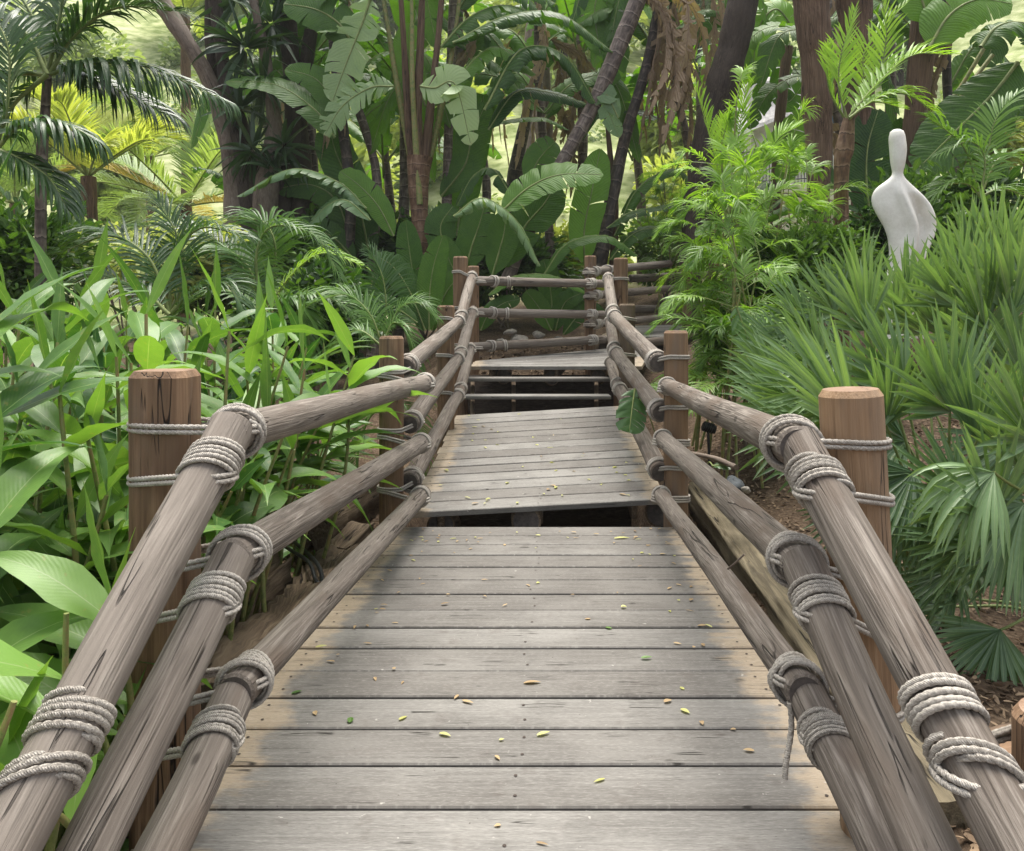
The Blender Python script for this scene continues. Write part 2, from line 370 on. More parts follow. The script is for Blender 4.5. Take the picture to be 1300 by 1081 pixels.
def plain(name,c1,c2,scale=12,rough=.7,bumpst=.3,bd=.01,detail=5,spec=.4,metal=0,c3=None):
    m,nt,b,out=newmat(name); g=G(nt); tc=g.n('ShaderNodeTexCoord')
    n1=g.noise(tc.outputs['Object'],scale,detail); n2=g.noise(tc.outputs['Object'],scale*7,3)
    f=g.math('ADD',g.math('MULTIPLY',n1,.7),g.math('MULTIPLY',n2,.3))
    c=g.ramp(f,[(.32,c1),(.66,c2)] if c3 is None else [(.3,c1),(.5,c2),(.68,c3)])
    nt.links.new(c,b.inputs['Base Color']); b.inputs['Roughness'].default_value=rough; b.inputs['Specular IOR Level'].default_value=spec; b.inputs['Metallic'].default_value=metal
    nt.links.new(g.bump(f,bumpst,bd),b.inputs['Normal']); return m

M={}
M['rail']=woodmat('weathered_grey_wood',(.050,.040,.033),(.152,.127,.106),(.34,.30,.26),warm=(.125,.096,.075),dist=1.6,gs=44,knots=.8,bumpst=1.0,crack=.7)
M['post']=woodmat('brown_post_wood',(.075,.044,.026),(.21,.128,.075),(.35,.235,.145),warm=(.155,.098,.06),stretch=.04,gs=38,knots=.6,rough=.78,grey=(.20,.155,.12),bumpst=.8,crack=1)
M['tanpost']=woodmat('tan_post_wood',(.10,.058,.032),(.275,.17,.095),(.42,.29,.18),warm=(.20,.125,.07),stretch=.04,gs=38,knots=.6,rough=.78,grey=(.24,.18,.13),bumpst=.8,crack=1)
M['end']=plain('grey_end_grain',(.045,.038,.034),(.12,.10,.088),30,.9)
M['deckend']=plain('dark_end_grain',(.03,.026,.023),(.085,.07,.06),30,.9)
M['old']=woodmat('rotten_timber',(.035,.024,.016),(.13,.092,.06),(.30,.235,.165),stretch=.07,gs=40,crack=1,knots=.2,bumpst=1.,dist=1.2)
M['mossy']=woodmat('mossy_timber',(.04,.032,.02),(.12,.098,.062),(.24,.20,.13),stretch=.07,gs=40,crack=1,knots=.2,bumpst=.9)
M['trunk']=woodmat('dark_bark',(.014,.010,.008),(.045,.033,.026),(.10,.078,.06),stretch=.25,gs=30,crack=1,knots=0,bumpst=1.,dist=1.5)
M['greybark']=woodmat('grey_bark',(.07,.05,.04),(.16,.125,.10),(.27,.22,.18),stretch=.3,gs=30,crack=.6,knots=.5,bumpst=.8)
M['fibre']=woodmat('fibrous_palm_bark',(.03,.018,.011),(.115,.07,.045),(.24,.165,.11),stretch=.035,gs=60,crack=1,knots=0,bumpst=1.,dist=.8)
def deckmat():
    m,nt,b,out=newmat('grey_deck_boards'); g=G(nt); at=g.attr(); vec=at.outputs['Vector']; ext=g.attr('ext').outputs['Fac']
    geo=g.n('ShaderNodeNewGeometry'); pos=geo.outputs['Position']
    sep_y=g.n('ShaderNodeSeparateXYZ',i_0=pos).outputs[1]; gr=g.noise(g.scale(vec,(1,1,.05)),60,8,.7,.65); fine=g.noise(g.scale(vec,(1,1,.02)),240,3); bl=g.noise(pos,2.2,4); bl2=g.noise(pos,9,5)
    c=g.ramp(g.math('ADD',g.math('MULTIPLY',gr,.7),g.math('MULTIPLY',fine,.3)),[(.30,(.078,.073,.067)),(.5,(.135,.129,.120)),(.72,(.25,.242,.226))])
    c=g.mix(g.math('MULTIPLY',g.sm(bl,.42,.62),.4),c,(.27,.26,.24)); bt=g.noise(g.scale(vec,(1,1,0)),.9,0); c=g.mix(g.math('MULTIPLY',g.sm(bt,.40,.60),.45),c,(.105,.092,.08)); c=g.mix(g.math('MULTIPLY',g.sm(bt,.6,.4),.22),c,(.30,.285,.26))
    c=g.mix(g.math('MULTIPLY',g.sm(bl2,.55,.75),.45),c,(.105,.09,.08))
    # unworn pale sandy margin under the lowest rail
    e=g.math('ADD',g.math('SUBTRACT',ext,.065),g.math('MULTIPLY',g.math('SUBTRACT',bl2,.5),.22)); e=g.math('ADD',e,g.math('MULTIPLY',g.math('SUBTRACT',gr,.5),.14)); e=g.math('ADD',e,g.math('MULTIPLY',g.math('SUBTRACT',bl,.5),.22))
    e=g.math('ADD',e,g.math('MULTIPLY',g.math('SUBTRACT',g.noise(g.scale(pos,(1.2,9,1)),1.6,2),.5),.18)); c=g.mix(g.math('MULTIPLY',g.sm(e,.11,.01),.58),c,g.mix(gr,(.27,.195,.12),(.56,.45,.31)))
    sp=g.noise(pos,30,3); c=g.mix(g.math('MULTIPLY',g.sm(sp,.70,.76),.55),c,(.5,.48,.44))
    sp2=g.noise(pos,55,2); c=g.mix(g.math('MULTIPLY',g.sm(sp2,.72,.78),.7),c,(.05,.04,.035))
    vo=g.n('ShaderNodeTexVoronoi'); nt.links.new(g.scale(vec,(1,1,.5)),vo.inputs[0]); vo.inputs['Scale'].default_value=5; kn=g.sm(vo.outputs[0],.085,.03); c=g.mix(g.math('MULTIPLY',kn,.55),c,(.06,.048,.04)); hf=g.noise(g.scale(vec,(1,1,.12)),420,2); c=g.mix(g.math('MULTIPLY',g.sm(hf,.52,.72),.4),c,(.07,.062,.055)); c=g.mix(g.math('MULTIPLY',g.sm(hf,.46,.30),.25),c,(.42,.40,.37)); cn=g.noise(g.scale(vec,(1,1,.03)),15,3,.3); cm=g.noise(pos,5,2)
    cr=g.math('MULTIPLY',g.sm(g.math('ABSOLUTE',g.math('SUBTRACT',cn,.5)),.007,.002),g.sm(cm,.52,.6)); c=g.mix(g.math('MULTIPLY',cr,.9),c,(.02,.017,.014))
    nt.links.new(c,b.inputs['Base Color']); b.inputs['Roughness'].default_value=.78; b.inputs['Specular IOR Level'].default_value=.3
    nt.links.new(g.bump(g.math('SUBTRACT',g.math('ADD',gr,g.math('MULTIPLY',fine,.6)),cr),.45,.004),b.inputs['Normal']); return m
M['deck']=deckmat()
def ropemat():
    m,nt,b,out=newmat('weathered_rope'); g=G(nt); at=g.attr(); sep=g.n('ShaderNodeSeparateXYZ',i_0=at.outputs['Vector']); ext=g.attr('ext').outputs['Fac']
    geo=g.n('ShaderNodeNewGeometry'); n=g.noise(geo.outputs['Position'],220,3); n2=g.noise(geo.outputs['Position'],9,3)
    c=g.ramp(g.math('ADD',g.math('MULTIPLY',n,.6),g.math('MULTIPLY',n2,.4)),[(.3,(.20,.175,.15)),(.5,(.41,.375,.33)),(.68,(.60,.56,.505))])
    nt.links.new(c,b.inputs['Base Color']); b.inputs['Roughness'].default_value=.9; b.inputs['Specular IOR Level'].default_value=.2
    yarn=g.math('SINE',g.math('ADD',g.math('MULTIPLY',ext,37.7),g.math('MULTIPLY',sep.outputs[2],-1500)))
    nt.links.new(g.bump(g.math('ADD',g.math('MULTIPLY',yarn,.25),n),.8,.003),b.inputs['Normal']); return m
M['rope']=ropemat()
M['rope_old']=plain('grey_rope',(.16,.135,.115),(.42,.37,.32),60,.9,.8,.01)
M['nail']=plain('rusty_nail',(.03,.02,.015),(.07,.05,.04),50,.7)
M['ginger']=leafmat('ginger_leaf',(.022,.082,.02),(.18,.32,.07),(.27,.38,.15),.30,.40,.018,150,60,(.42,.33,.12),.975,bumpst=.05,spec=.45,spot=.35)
M['gstem']=plain('green_cane',(.06,.10,.02),(.20,.22,.07),20,.5,c3=(.28,.16,.08))
M['banana']=leafmat('banana_leaf',(.012,.050,.008),(.135,.28,.035),(.20,.28,.10),.36,.42,.012,240,35,(.25,.19,.08),.985,spec=.38,bumpst=.45)
M['silver']=leafmat('sheen_toned_banana_leaf',(.09,.18,.07),(.33,.45,.21),(.40,.46,.25),.32,.4,.014,240,35,(.34,.27,.14),.97,spec=.6,bumpst=.3)  # paler banana leaf with the silvery sky sheen put into its colour
M['deadleaf']=leafmat('dead_banana_leaf',(.12,.08,.055),(.40,.30,.215),(.46,.37,.27),.18,.75,.014,200,30,spec=.2,bumpst=.8)
M['bstem']=plain('banana_leaf_rib',(.10,.15,.035),(.25,.29,.10),8,.5)
M['deadrib']=plain('dead_leaf_rib',(.16,.10,.06),(.36,.26,.17),8,.8)
M['kentia']=leafmat('dark_palm_leaflet',(.010,.038,.010),(.06,.14,.032),(.10,.17,.06),.28,.36,.03,0,0,(.22,.18,.08),.96,spec=.7)
M['midpalm']=leafmat('green_palm_leaflet',(.03,.085,.022),(.14,.26,.06),(.20,.30,.10),.34,.42,.03,0,0,(.3,.24,.1),.96)
M['yellowpalm']=leafmat('yellow_palm_leaflet',(.22,.30,.08),(.46,.48,.17),(.5,.5,.1),.42,.5,.03,0,0,(.5,.3,.05),.97)
M['palepalm']=leafmat('pale_palm_leaflet',(.12,.20,.08),(.32,.42,.18),(.32,.38,.2),.35,.5,.03,0,0,(.36,.25,.1),.93)
M['orangepalm']=leafmat('dying_palm_leaflet',(.26,.22,.09),(.50,.38,.17),(.5,.36,.15),.35,.6,.03,0,0)
M['bamboo']=leafmat('lime_palm_leaflet',(.04,.125,.022),(.25,.41,.065),(.3,.42,.1),.42,.42,.03,0,0,(.4,.35,.1),.98)
M['fan']=leafmat('fan_palm_segment',(.028,.082,.040),(.19,.30,.13),(.26,.36,.16),.30,.40,.05,0,0,(.40,.33,.16),.97,spec=.6)
M['strap']=leafmat('strap_leaf',(.012,.036,.014),(.05,.11,.035),(.08,.13,.05),.22,.4,.02,0,0,spec=.6)
M['shrub']=leafmat('shrub_leaf',(.022,.065,.014),(.12,.22,.04),(.16,.26,.07),.32,.45,.03,0,0)
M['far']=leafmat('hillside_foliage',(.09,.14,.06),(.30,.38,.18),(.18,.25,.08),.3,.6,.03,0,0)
M['farlime']=leafmat('sun_paled_hillside_foliage',(.20,.26,.09),(.44,.49,.20),(.3,.35,.1),.35,.6,.03,0,0)  # lighter twin of the hillside foliage; sunlight and haze are in its colour
M['dry']=leafmat('dry_leaf',(.13,.075,.035),(.46,.33,.18),(.4,.3,.18),.15,.75,.03,0,0)
M['dryy']=leafmat('yellowed_leaf',(.30,.30,.08),(.55,.55,.20),(.55,.5,.25),.25,.5,.03,0,0)
M['mono']=leafmat('split_leaf',(.02,.07,.022),(.09,.18,.05),(.22,.32,.14),.25,.35,.02,30,12,spec=.7)
def bandmat(name,dark,mid,light,freq=28):
    m,nt,b,out=newmat(name); g=G(nt); at=g.attr(); vec=at.outputs['Vector']; sep=g.n('ShaderNodeSeparateXYZ',i_0=vec)
    n=g.noise(vec,9,5); n2=g.noise(g.scale(vec,(1,1,.2)),30,4)
    w=g.math('FRACT',g.math('ADD',g.math('MULTIPLY',sep.outputs[2],freq/6.28),g.math('MULTIPLY',n,.55)))
    c=g.ramp(g.math('ADD',g.math('MULTIPLY',n,.5),g.math('MULTIPLY',n2,.5)),[(.35,dark),(.5,mid),(.66,light)])
    ring=g.sm(w,.14,.02); c=g.mix(g.math('MULTIPLY',ring,.8),c,light); c=g.mix(g.math('MULTIPLY',g.sm(w,.85,.99),.8),c,dark)
    nt.links.new(c,b.inputs['Base Color']); b.inputs['Roughness'].default_value=.65
    nt.links.new(g.bump(g.math('ADD',w,n2),.7,.012),b.inputs['Normal']); return m
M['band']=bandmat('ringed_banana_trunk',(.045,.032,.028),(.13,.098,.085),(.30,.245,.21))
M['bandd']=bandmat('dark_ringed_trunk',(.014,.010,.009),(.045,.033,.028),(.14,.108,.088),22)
M['bandbrown']=bandmat('brown_ringed_trunk',(.05,.024,.014),(.15,.08,.045),(.28,.18,.12),34)
M['stone']=plain('grey_stone',(.13,.12,.105),(.36,.33,.29),6,.85,.5,.02)
M['darkstone']=plain('dark_wet_stone',(.025,.03,.033),(.07,.08,.09),6,.8,.5,.02)
M['white']=plain('white_marble',(.66,.635,.57),(.86,.84,.79),7,.45,.15,.01)
M['black']=plain('black_plastic',(.012,.012,.014),(.03,.03,.035),20,.4)
M['stucco']=plain('white_stucco',(.36,.35,.33),(.50,.49,.47),6,.9,.3,.01)
M['glass']=plain('window_glass',(.05,.09,.13),(.14,.24,.36),3,.12)
M['chip']=leafmat('mulch_chip',(.05,.030,.018),(.36,.26,.17),(.22,.16,.1),.0,.85,.001,0,0,spec=.2)

# ================================================================ SETTING
def fbm(x,y,s):
    r=0
    for k in range(4):
        f=s*2**k; r=r+np.sin(x*f*1.3+k*1.7+np.sin(y*f*.9+k))*np.cos(y*f*1.1-k*2.3+np.sin(x*f*.7))*.5**k
    return r
def sstep(x,a,b):
    t=np.clip((x-a)/(b-a),0,1); return t*t*(3-2*t)
def zg(x,y):
    x=np.asarray(x,float); y=np.asarray(y,float)
    z=-.10-.30*sstep(-x,.9,1.6)
    right=sstep(x,1.4,3.0)*sstep(y,4.5,9.0)*.75
    z=z+right
    z=z+sstep(y,8.6,11.6)*(1.0-.1-right*.6)+.22*np.clip(y-11.6,0,14)*(.55+.45*sstep(x,-6,2))
    tr=sstep(x,-1.0,-.8)*(1-sstep(x,1.25,1.45))*sstep(y,4.2,5.2)*(1-sstep(y,9.2,10.4)); z=z-tr*1.15
    tr2=sstep(x,-1.05,-.9)*(1-sstep(x,1.18,1.3))*(1-sstep(y,9.,10)); z=z-tr2*.12
    hill=np.clip(y-26,0,None)*.62+np.clip(np.abs(x)-24,0,None)*.35+np.clip(-y-6,0,None)*.0
    z=z+hill+fbm(x,y,.06)*np.clip((np.abs(y)-20)/25,0,3)
    return z+fbm(x,y,1.3)*.02
n=240; u=np.linspace(-1,1,n); gx=np.sinh(u*4.4)/np.sinh(4.4)*112; uy=np.linspace(-.45,1,n); gy=np.sinh(uy*4.6)/np.sinh(4.6)*145+1.0
X,Y=np.meshgrid(gx,gy); Zt=zg(X,Y); mb=MB()
i=np.arange(n-1)[:,None]*n; j=np.arange(n-1)[None]; k=i+j
mb.add(np.stack([X,Y,Zt],-1),np.stack([k,k+1,k+n+1,k+n],-1).reshape(-1,4))
def groundmat():
    m,nt,b,out=newmat('soil_and_grass'); g=G(nt); geo=g.n('ShaderNodeNewGeometry'); pos=geo.outputs['Position']
    a=g.noise(pos,3,5); a2=g.noise(pos,30,5); a3=g.noise(pos,.35,4); a4=g.noise(pos,1.4,6)
    soil=g.ramp(g.math('ADD',g.math('MULTIPLY',a,.4),g.math('MULTIPLY',a2,.6)),[(.32,(.030,.020,.013)),(.5,(.085,.058,.038)),(.68,(.20,.145,.10))])
    grass=g.ramp(g.math('ADD',g.math('MULTIPLY',a3,.5),g.math('MULTIPLY',a4,.5)),[(.36,(.14,.19,.05)),(.5,(.33,.37,.17)),(.64,(.52,.54,.31))])
    sep=g.n('ShaderNodeSeparateXYZ',i_0=pos)
    f=g.sm(g.math('ADD',sep.outputs[1],g.math('MULTIPLY',a,3)),17,21)
    c=g.mix(f,soil,grass); nt.links.new(c,b.inputs['Base Color']); b.inputs['Roughness'].default_value=.95; b.inputs['Specular IOR Level'].default_value=.15
    nt.links.new(g.bump(g.math('ADD',a2,a),.8,.03),b.inputs['Normal']); return m
o=mb.build('ground',groundmat(),loc=V(0,0,0)); tag(o,kind='structure')

# mulch: shredded bark and leaf litter
def litter(name,label,regs,seed):
    mb=MB()
    for (x0,x1,y0,y1,nn,sz) in regs:
        x=rng.uniform(x0,x1,nn); y=y0+(y1-y0)*rng.uniform(0,1,nn)**1.3; z=zg(x,y)+rng.uniform(.0,.022,nn)
        d=rand_dirs(nn); d[:,2]*=.3; N=rand_dirs(nn,1.6); L=sz*rng.uniform(.5,1.7,nn)
        blades(mb,np.stack([x,y,z],-1),d,N,L,L*rng.uniform(.18,.6,nn),np.array([.5,1,.7,.1]),rng.uniform(-.5,.6,nn),.3,rng.uniform(0,1,nn)**1.6)
    o=mb.build(name,M['chip'],loc=V(0,0,0)); tag(o,label,'mulch',kind='stuff')
litter('bark_mulch','brown shredded bark mulch covering the ground right of the boardwalk',[(1.5,5.2,1.2,8.5,15000,.032),(1.3,2.2,1.6,4.5,3000,.03),(-1.0,1.6,10.2,13,1500,.05)],1)
litter('leaf_litter','dark dry litter under the ginger left of the boardwalk',[(-4.0,-.85,1.2,6.0,6000,.04)],2)
litter('debris','dark twigs and dead leaves in the gap below the tilted deck',[(-.6,1.2,5.0,6.0,1200,.035)],3)

# ================================================================ BOARDWALK
def deck(name,label,fl,fr,bl,br,npl,th=.038,supports=(),gap=.006,nails=True,joists=True):
    fl,fr,bl,br=[np.asarray(q,float) for q in (fl,fr,bl,br)]
    root=thing(name,label,'deck',(fl+fr)/2,'boardwalk deck sections'); mb=MB()
    for k in range(npl):
        a,b=k/npl,(k+1)/npl
        A=fl*(1-a)+bl*a; B=fr*(1-a)+br*a; C=fr*(1-b)+br*b; D=fl*(1-b)+bl*b
        ux=nz(B-A); uy=nz(D-A); nn=nz(np.cross(ux,uy))
        g=gap*U(.6,1.3)/2; e0=U(-.016,.016); e1=U(-.016,.016)
        A=A+uy*g+ux*e0; B=B+uy*g+ux*e1; C=C-uy*g+ux*e1; D=D-uy*g+ux*e0
        lift=nn*U(-.003,.003); m=14; t=np.linspace(0,1,m)[:,None]; c=.005
        lo=A*(1-t)+B*t; hi_=D*(1-t)+C*t; W=np.linalg.norm(B-A); w=np.linalg.norm(D-A)
        dn=-nn*th
        rows=[lo+dn,lo-nn*c,lo+uy*c,hi_-uy*c,hi_-nn*c,hi_+dn]
        v=np.stack(rows,1)+lift; se=rng.uniform(0,40,3)
        a4=np.zeros((m,6,4)); xx=t*W
        a4[:,:,0]=np.array([0,.0,.0,w,w,w])[None]+se[0]; a4[:,:,1]=np.array([-th,0,0,0,0,-th])[None]+se[1]; a4[:,:,2]=xx+se[2]
        a4[:,:,3]=np.minimum(xx,W-xx)
        i=np.arange(m-1)[:,None]*6; j=np.arange(6)[None]; j2=(j+1)%6
        f=np.stack([i+j,i+6+j,i+6+j2,i+j2],-1).reshape(-1,4)
        mb.add(v,f,a4)
        mb.add(v[0],[(0,1,2,3,4,5)],a4[0]); mb.add(v[-1],[(5,4,3,2,1,0)],a4[-1])
        if nails:
            for q in (.035,.5,.965):
                for r in (.25,.75):
                    if U(0,1)<.2: continue
                    p=(lo[0]*(1-q)+lo[-1]*q)*(1-r)+(hi_[0]*(1-q)+hi_[-1]*q)*r+nn*.0022+lift+ux*U(-.01,.01)
                    th_=np.linspace(0,2*PI,8,endpoint=False); 
                    mb.add(p+.0058*(np.cos(th_)[:,None]*ux+np.sin(th_)[:,None]*uy),[tuple(range(8))],mi=1)
    mb.build('boards',[M['deck'],M['nail']],root,smooth=False)
    if joists:
        for q in (.12,.5,.88):
            m2=MB(); p0=fl*(1-q)+fr*q; p1=bl*(1-q)+br*q; d=nz(p1-p0); nn=nz(np.cross(nz(fr-fl),d)); off=-nn*(th+.065)
            beam(m2,p0+d*.06+off,p1-d*.04+off,.05,.12); m2.build('joist',M['old'],root)
    for (p0,p1,r) in supports:
        m2=MB(); log(m2,p0,p1,r,wob=.02,sides=24); m2.build('support_log',[M['old'],M['end']],root)
    return root
# near deck, level, edges from the photograph
ln=lambda Y:-.628*1.4+( -.713+.628*1.4)*(Y-2.36)/(5.29-2.36)
rn=lambda Y: .912+(1.08-.912)*(Y-2.36)/(5.29-2.36)
deck('boardwalk_deck','level foreground deck of wide worn grey boards with a pale sandy margin',
     V(ln(1.78)-.10,1.78,0),V(rn(1.78)+.10,1.78,0),V(ln(5.29)-.10,5.29,0),V(rn(5.29)+.10,5.29,0),16,gap=.016,
     supports=[(V(-.95,1.95,-.25),V(1.15,1.95,-.25),.10),(V(-.9,3.6,-.25),V(1.2,3.6,-.25),.10)])
DK2=deck('boardwalk_deck','tilted middle deck of narrow grey boards rising towards the open steps',
     P(529,651,5.30)+V(-.07,0,-.002),P(832,634,5.62)+V(.07,0,.002),P(589,527,8.15)+V(-.07,0,-.002),P(784,515,8.55)+V(.08,0,.002),14,th=.04,gap=.018,
     supports=[(P(668,662,5.48),P(668,640,6.5)+V(0,0,-.05),.108),(P(838,652,5.7),P(838,640,6.6)+V(0,0,-.05),.11),(P(560,668,5.45),P(570,655,6.4)+V(0,0,-.06),.10)])
deck('boardwalk_deck','upper deck above the dark open steps turning right beside the back railing',
     P(596,465,9.4),P(815,465,9.4),P(603,458.5,9.95),P(830,437,11.3),8,th=.045,
     supports=[(P(640,478,9.62),P(640,470,10.4),.10),(P(700,480,9.62),P(700,470,10.4),.10),(P(760,478,9.62),P(760,470,10.4),.10)])
deck('boardwalk_deck','small far deck higher up at the right partly hidden by lime palm fronds',
     P(756,428.5,11.45),P(872,427,11.45),P(790,414,13.0),P(900,411,13.0),8,th=.045,
     supports=[(P(769,443,11.6),P(769,438,12.4),.13)])
# approach step below the camera, outside the photograph's frame
deck('boardwalk_deck','lower landing of grey boards below the foreground deck',V(-.85,.3,-.17),V(.9,.3,-.17),V(-.85,1.72,-.17),V(.9,1.72,-.17),7,nails=False)
m2=MB(); beam(m2,P(592,626,8.22)+V(-.1,0,0),P(784,622,8.42)+V(.15,0,0),.05,1.4); m2.build('shade_board',M['trunk'],DK2)  # dark board added so the gap beneath the middle deck reads black
# open steps
st=thing('open_steps','two thin open step boards over a black gap between the middle and upper decks','steps',P(690,520,8.9))
for (x0,x1,y,Y0) in ((590,776,503,8.75),(592,776,480.5,9.08)):
    m2=MB(); beam(m2,P(x0,y,Y0)+V(0,.13,-.02),P(x1,y,Y0)+V(0,.13,-.02),.26,.04,bev=.004,ext=1); 
    m2.build('tread',M['deck'],st)
for x in (600,652,757):
    m2=MB(); beam(m2,P(x,528,8.70)+V(0,0,-.12),P(x,478,9.45)+V(0,0,-.12),.05,.16); m2.build('stringer',M['old'],st)
m2=MB(); beam(m2,P(590,520,10.1),P(800,520,10.1),.05,.9); m2.build('shade_board',M['trunk'],st)  # board behind the steps, coloured bark-dark to stand for the shade there

# timbers beside the near deck
def timber(name,label,p0,p1,w,h,mat,cat='timber',amp=.012,group='rough timbers beside the deck'):
    m2=MB(); rough_beam(m2,p0,p1,w,h,amp); return tag(m2.build(name,mat,smooth=True),label,cat,group)
timber('retaining_timber','long rotten splintered beam tight against the left edge of the foreground deck',V(-1.13,2.9,-.10),V(-1.02,4.75,-.10),.20,.26,M['old'],amp=.016)
timber('retaining_timber','second rotten beam stepped back behind the splintered one on the left',V(-1.42,3.0,-.05),V(-1.32,4.35,-.02),.16,.22,M['old'],amp=.02)
timber('retaining_timber','short pale broken timber block beside the black hoses',V(-1.10,4.85,-.12),V(-1.03,5.3,-.08),.2,.22,M['old'])
timber('retaining_timber','tall weathered timber sloping under the middle rail beside the second left post',P(408,668,5.0)+V(-.02,0,.0),P(487,598,6.6)+V(-.05,0,-.12),.20,.36,M['old'],amp=.02)
timber('retaining_timber','long mossy round timber in the dark gap right of the foreground deck',V(1.30,2.3,-.15),V(1.56,6.4,-.06),.20,.24,M['mossy'],amp=.012)
timber('edging_board','pale flat edging board on the mulch at the lower right corner',V(1.40,2.52,-.05),V(2.6,3.0,-.03),.16,.05,M['post'],'board',.003)

# ================================================================ RAILINGS
rail_group='rope lashed log railings'
def railing(label,loc): return thing('log_railing',label,'railing',loc,rail_group)
def post(root,top,zb,r,lean=0,near=False,square=0,mat='post',stub=False,label=None):
    m2=MB(); t=np.asarray(top,float); n=max(8,int((t[2]-zb)/.05)); z=np.linspace(zb,t[2]-.018,n); q=(t[2]-z)
    p=np.stack([t[0]+q*lean,np.full(n,t[1]),z],-1)
    fn=(lambda th,s:(np.abs(np.cos(th))**(2*2.2)+np.abs(np.sin(th))**(2*2.2))**(-1/(2*2.2))*.93) if square else None
    if near:
        p=np.stack([np.interp(np.linspace(0,1,n*3),np.linspace(0,1,n),p[:,q_]) for q_ in range(3)],-1); f0=fn; f1_=splits(6,n*.05,.10); fn=lambda th,s:f1_(th,s)*(f0(th,s) if f0 else 1)
    tube(m2,p,r,84 if near else 18,0,.006 if not stub else .05,True,1,fn=fn,ch=.018)
    o=m2.build('post',[M[mat],M['end'] if mat=='old' else M['postend']],root)
    if label: o['label']=label
    return o
M['postend']=woodmat('post_top_wood',(.12,.065,.04),(.23,.145,.095),(.35,.25,.18),stretch=1,gs=20,crack=.9,knots=0)
def rail(root,p0,p1,r0,r1=None,near=False):
    m2=MB(); log(m2,p0,p1,r0,r1,72 if near else 14,fn=splits(5,float(np.linalg.norm(np.asarray(p1)-p0))) if near else None); return m2.build('rail',[M['rail'],M['end']],root)
def lashing(rl,fn):
    # every turn of rope round a rail or a post is a piece of its own under its rail
    m2=MB(); fn(m2)
    for k in range(0,len(m2.v),3):
        q=MB()
        for v,a,(f,mi) in zip(m2.v[k:k+3],m2.a[k:k+3],m2.f[k:k+3]):
            q.v.append(v); q.a.append(a); q.f.append((f-m2.o[k+len(q.v)-1]+q.n,mi)); q.n+=len(v)
        q.build('rope_lashing',M['rope'],rl)
ZB=-.45
# ---- left
L=railing('left log railing running from the foreground up to the far corner post',V(-.9,2.1,-.2))
LT=[P(288,556,2.06),P(72,955,1.44),P(297,549,2.08),P(541,486,5.2)]
def ext(a,b,f): return a+(b-a)*f
pl1=P(210.5,470,2.12); 
post(L,pl1,ZB,.0845,near=True,square=1)
pl2=P(497,427,5.25); post(L,pl2,ZB,.084)
pl3=P(566,388,7.6); post(L,pl3,ZB,.085)
pl4=P(584.5,326,9.25); post(L,pl4,.1,.087)
rr=.0070
defs=[ # near slanted, span2, y of post loop
 (P(288,556,2.06),P(72,955,1.44),1.9,.059,.055, P(296,550,2.09),P(541,486,5.3),.053,.058, (541,612)),
 (P(292,718,2.06),P(160,985,1.58),1.7,.057,.054, P(300,706,2.10),P(536,562,5.3),.055,.058, (722,793)),
 (P(297,884,2.10),P(240,1008,1.80),2.4,.056,.054, P(306,872,2.12),P(535,629,5.3),.052,.058, (893,968))]
ys_end=[(515,466),(520,539),(520,612)]
bend=[(584,407),(583,453),(583,499)]
topp=[(600,349),(601,394),(598,440)]
for k,(a,b,ex,r0,r1,c,d,r2,r3,(ya,yb)) in enumerate(defs):
    ra=rail(L,ext(a,b,-.05),ext(a,b,ex),r0,r1,True)
    ax=nz(b-a)
    def f1(m2):
        q=[.10,.12,.15][k]; wrap(m2,a+ax*q,ax,r0,rr,6,tilt=.012)
        if k==0:
            wrap(m2,b-ax*.05,ax,.056,.0075,5,tilt=.012); wrap(m2,b+ax*.05,ax,.056,.0075,3,tilt=.03)
        loop(m2,np.array([pl1[0],pl1[1],CZ+(HY-yb)/F*2.03]),.084,a+ax*[.12,.12,.14][k],r0,rr,strands=2)
    lashing(ra,f1)
    rb=rail(L,ext(c,d,-.012),ext(c,d,1.02),r2,r3,True); ax2=nz(d-c)
    def f2(m2):
        wrap(m2,c+ax2*.075,ax2,r2,rr,4,tilt=-.02); wrap(m2,c+ax2*.02,nz(ax2-ax*.7),r2+.012,rr,3,tilt=.02,jit=1.6)
        loop(m2,np.array([pl1[0],pl1[1],CZ+(HY-ya)/F*2.05]),.084,c+ax2*.03+V(0,0,.02),r2+.004,rr,strands=2)
        wrap(m2,d-ax2*.06,ax2,r3,.008,5,False); loop(m2,np.array([pl2[0],pl2[1],d[2]+.06]),.084,d-ax2*.1,r3,.008,False,2)
    lashing(rb,f2)
    e=P(*ys_end[k],5.3); bd=P(*bend[k],7.75); tp=P(*topp[k],9.4)
    rc=rail(L,e,ext(e,bd,1.02),.066,.056); ax3=nz(bd-e)
    def f3(m2):
        wrap(m2,e+ax3*.08,ax3,.066,.008,4,False); loop(m2,np.array([pl2[0],pl2[1],e[2]-.02]),.084,e+ax3*.12,.066,.008,False,2)
        wrap(m2,bd-ax3*.12,ax3,.057,.009,4,False); loop(m2,np.array([pl3[0],pl3[1],bd[2]+.03]),.085,bd-ax3*.1,.057,.009,False,2)
    lashing(rc,f3)
    rd=rail(L,ext(bd,tp,-.03),tp,.058,.056); ax4=nz(tp-bd)
    def f4(m2):
        wrap(m2,bd+ax4*.12,ax4,.058,.009,3,False,tilt=.03); wrap(m2,tp-ax4*.12,ax4,.057,.009,4,False)
        loop(m2,np.array([pl4[0],pl4[1],tp[2]+.03]),.087,tp-ax4*.15,.057,.009,False,2)
    lashing(rd,f4)
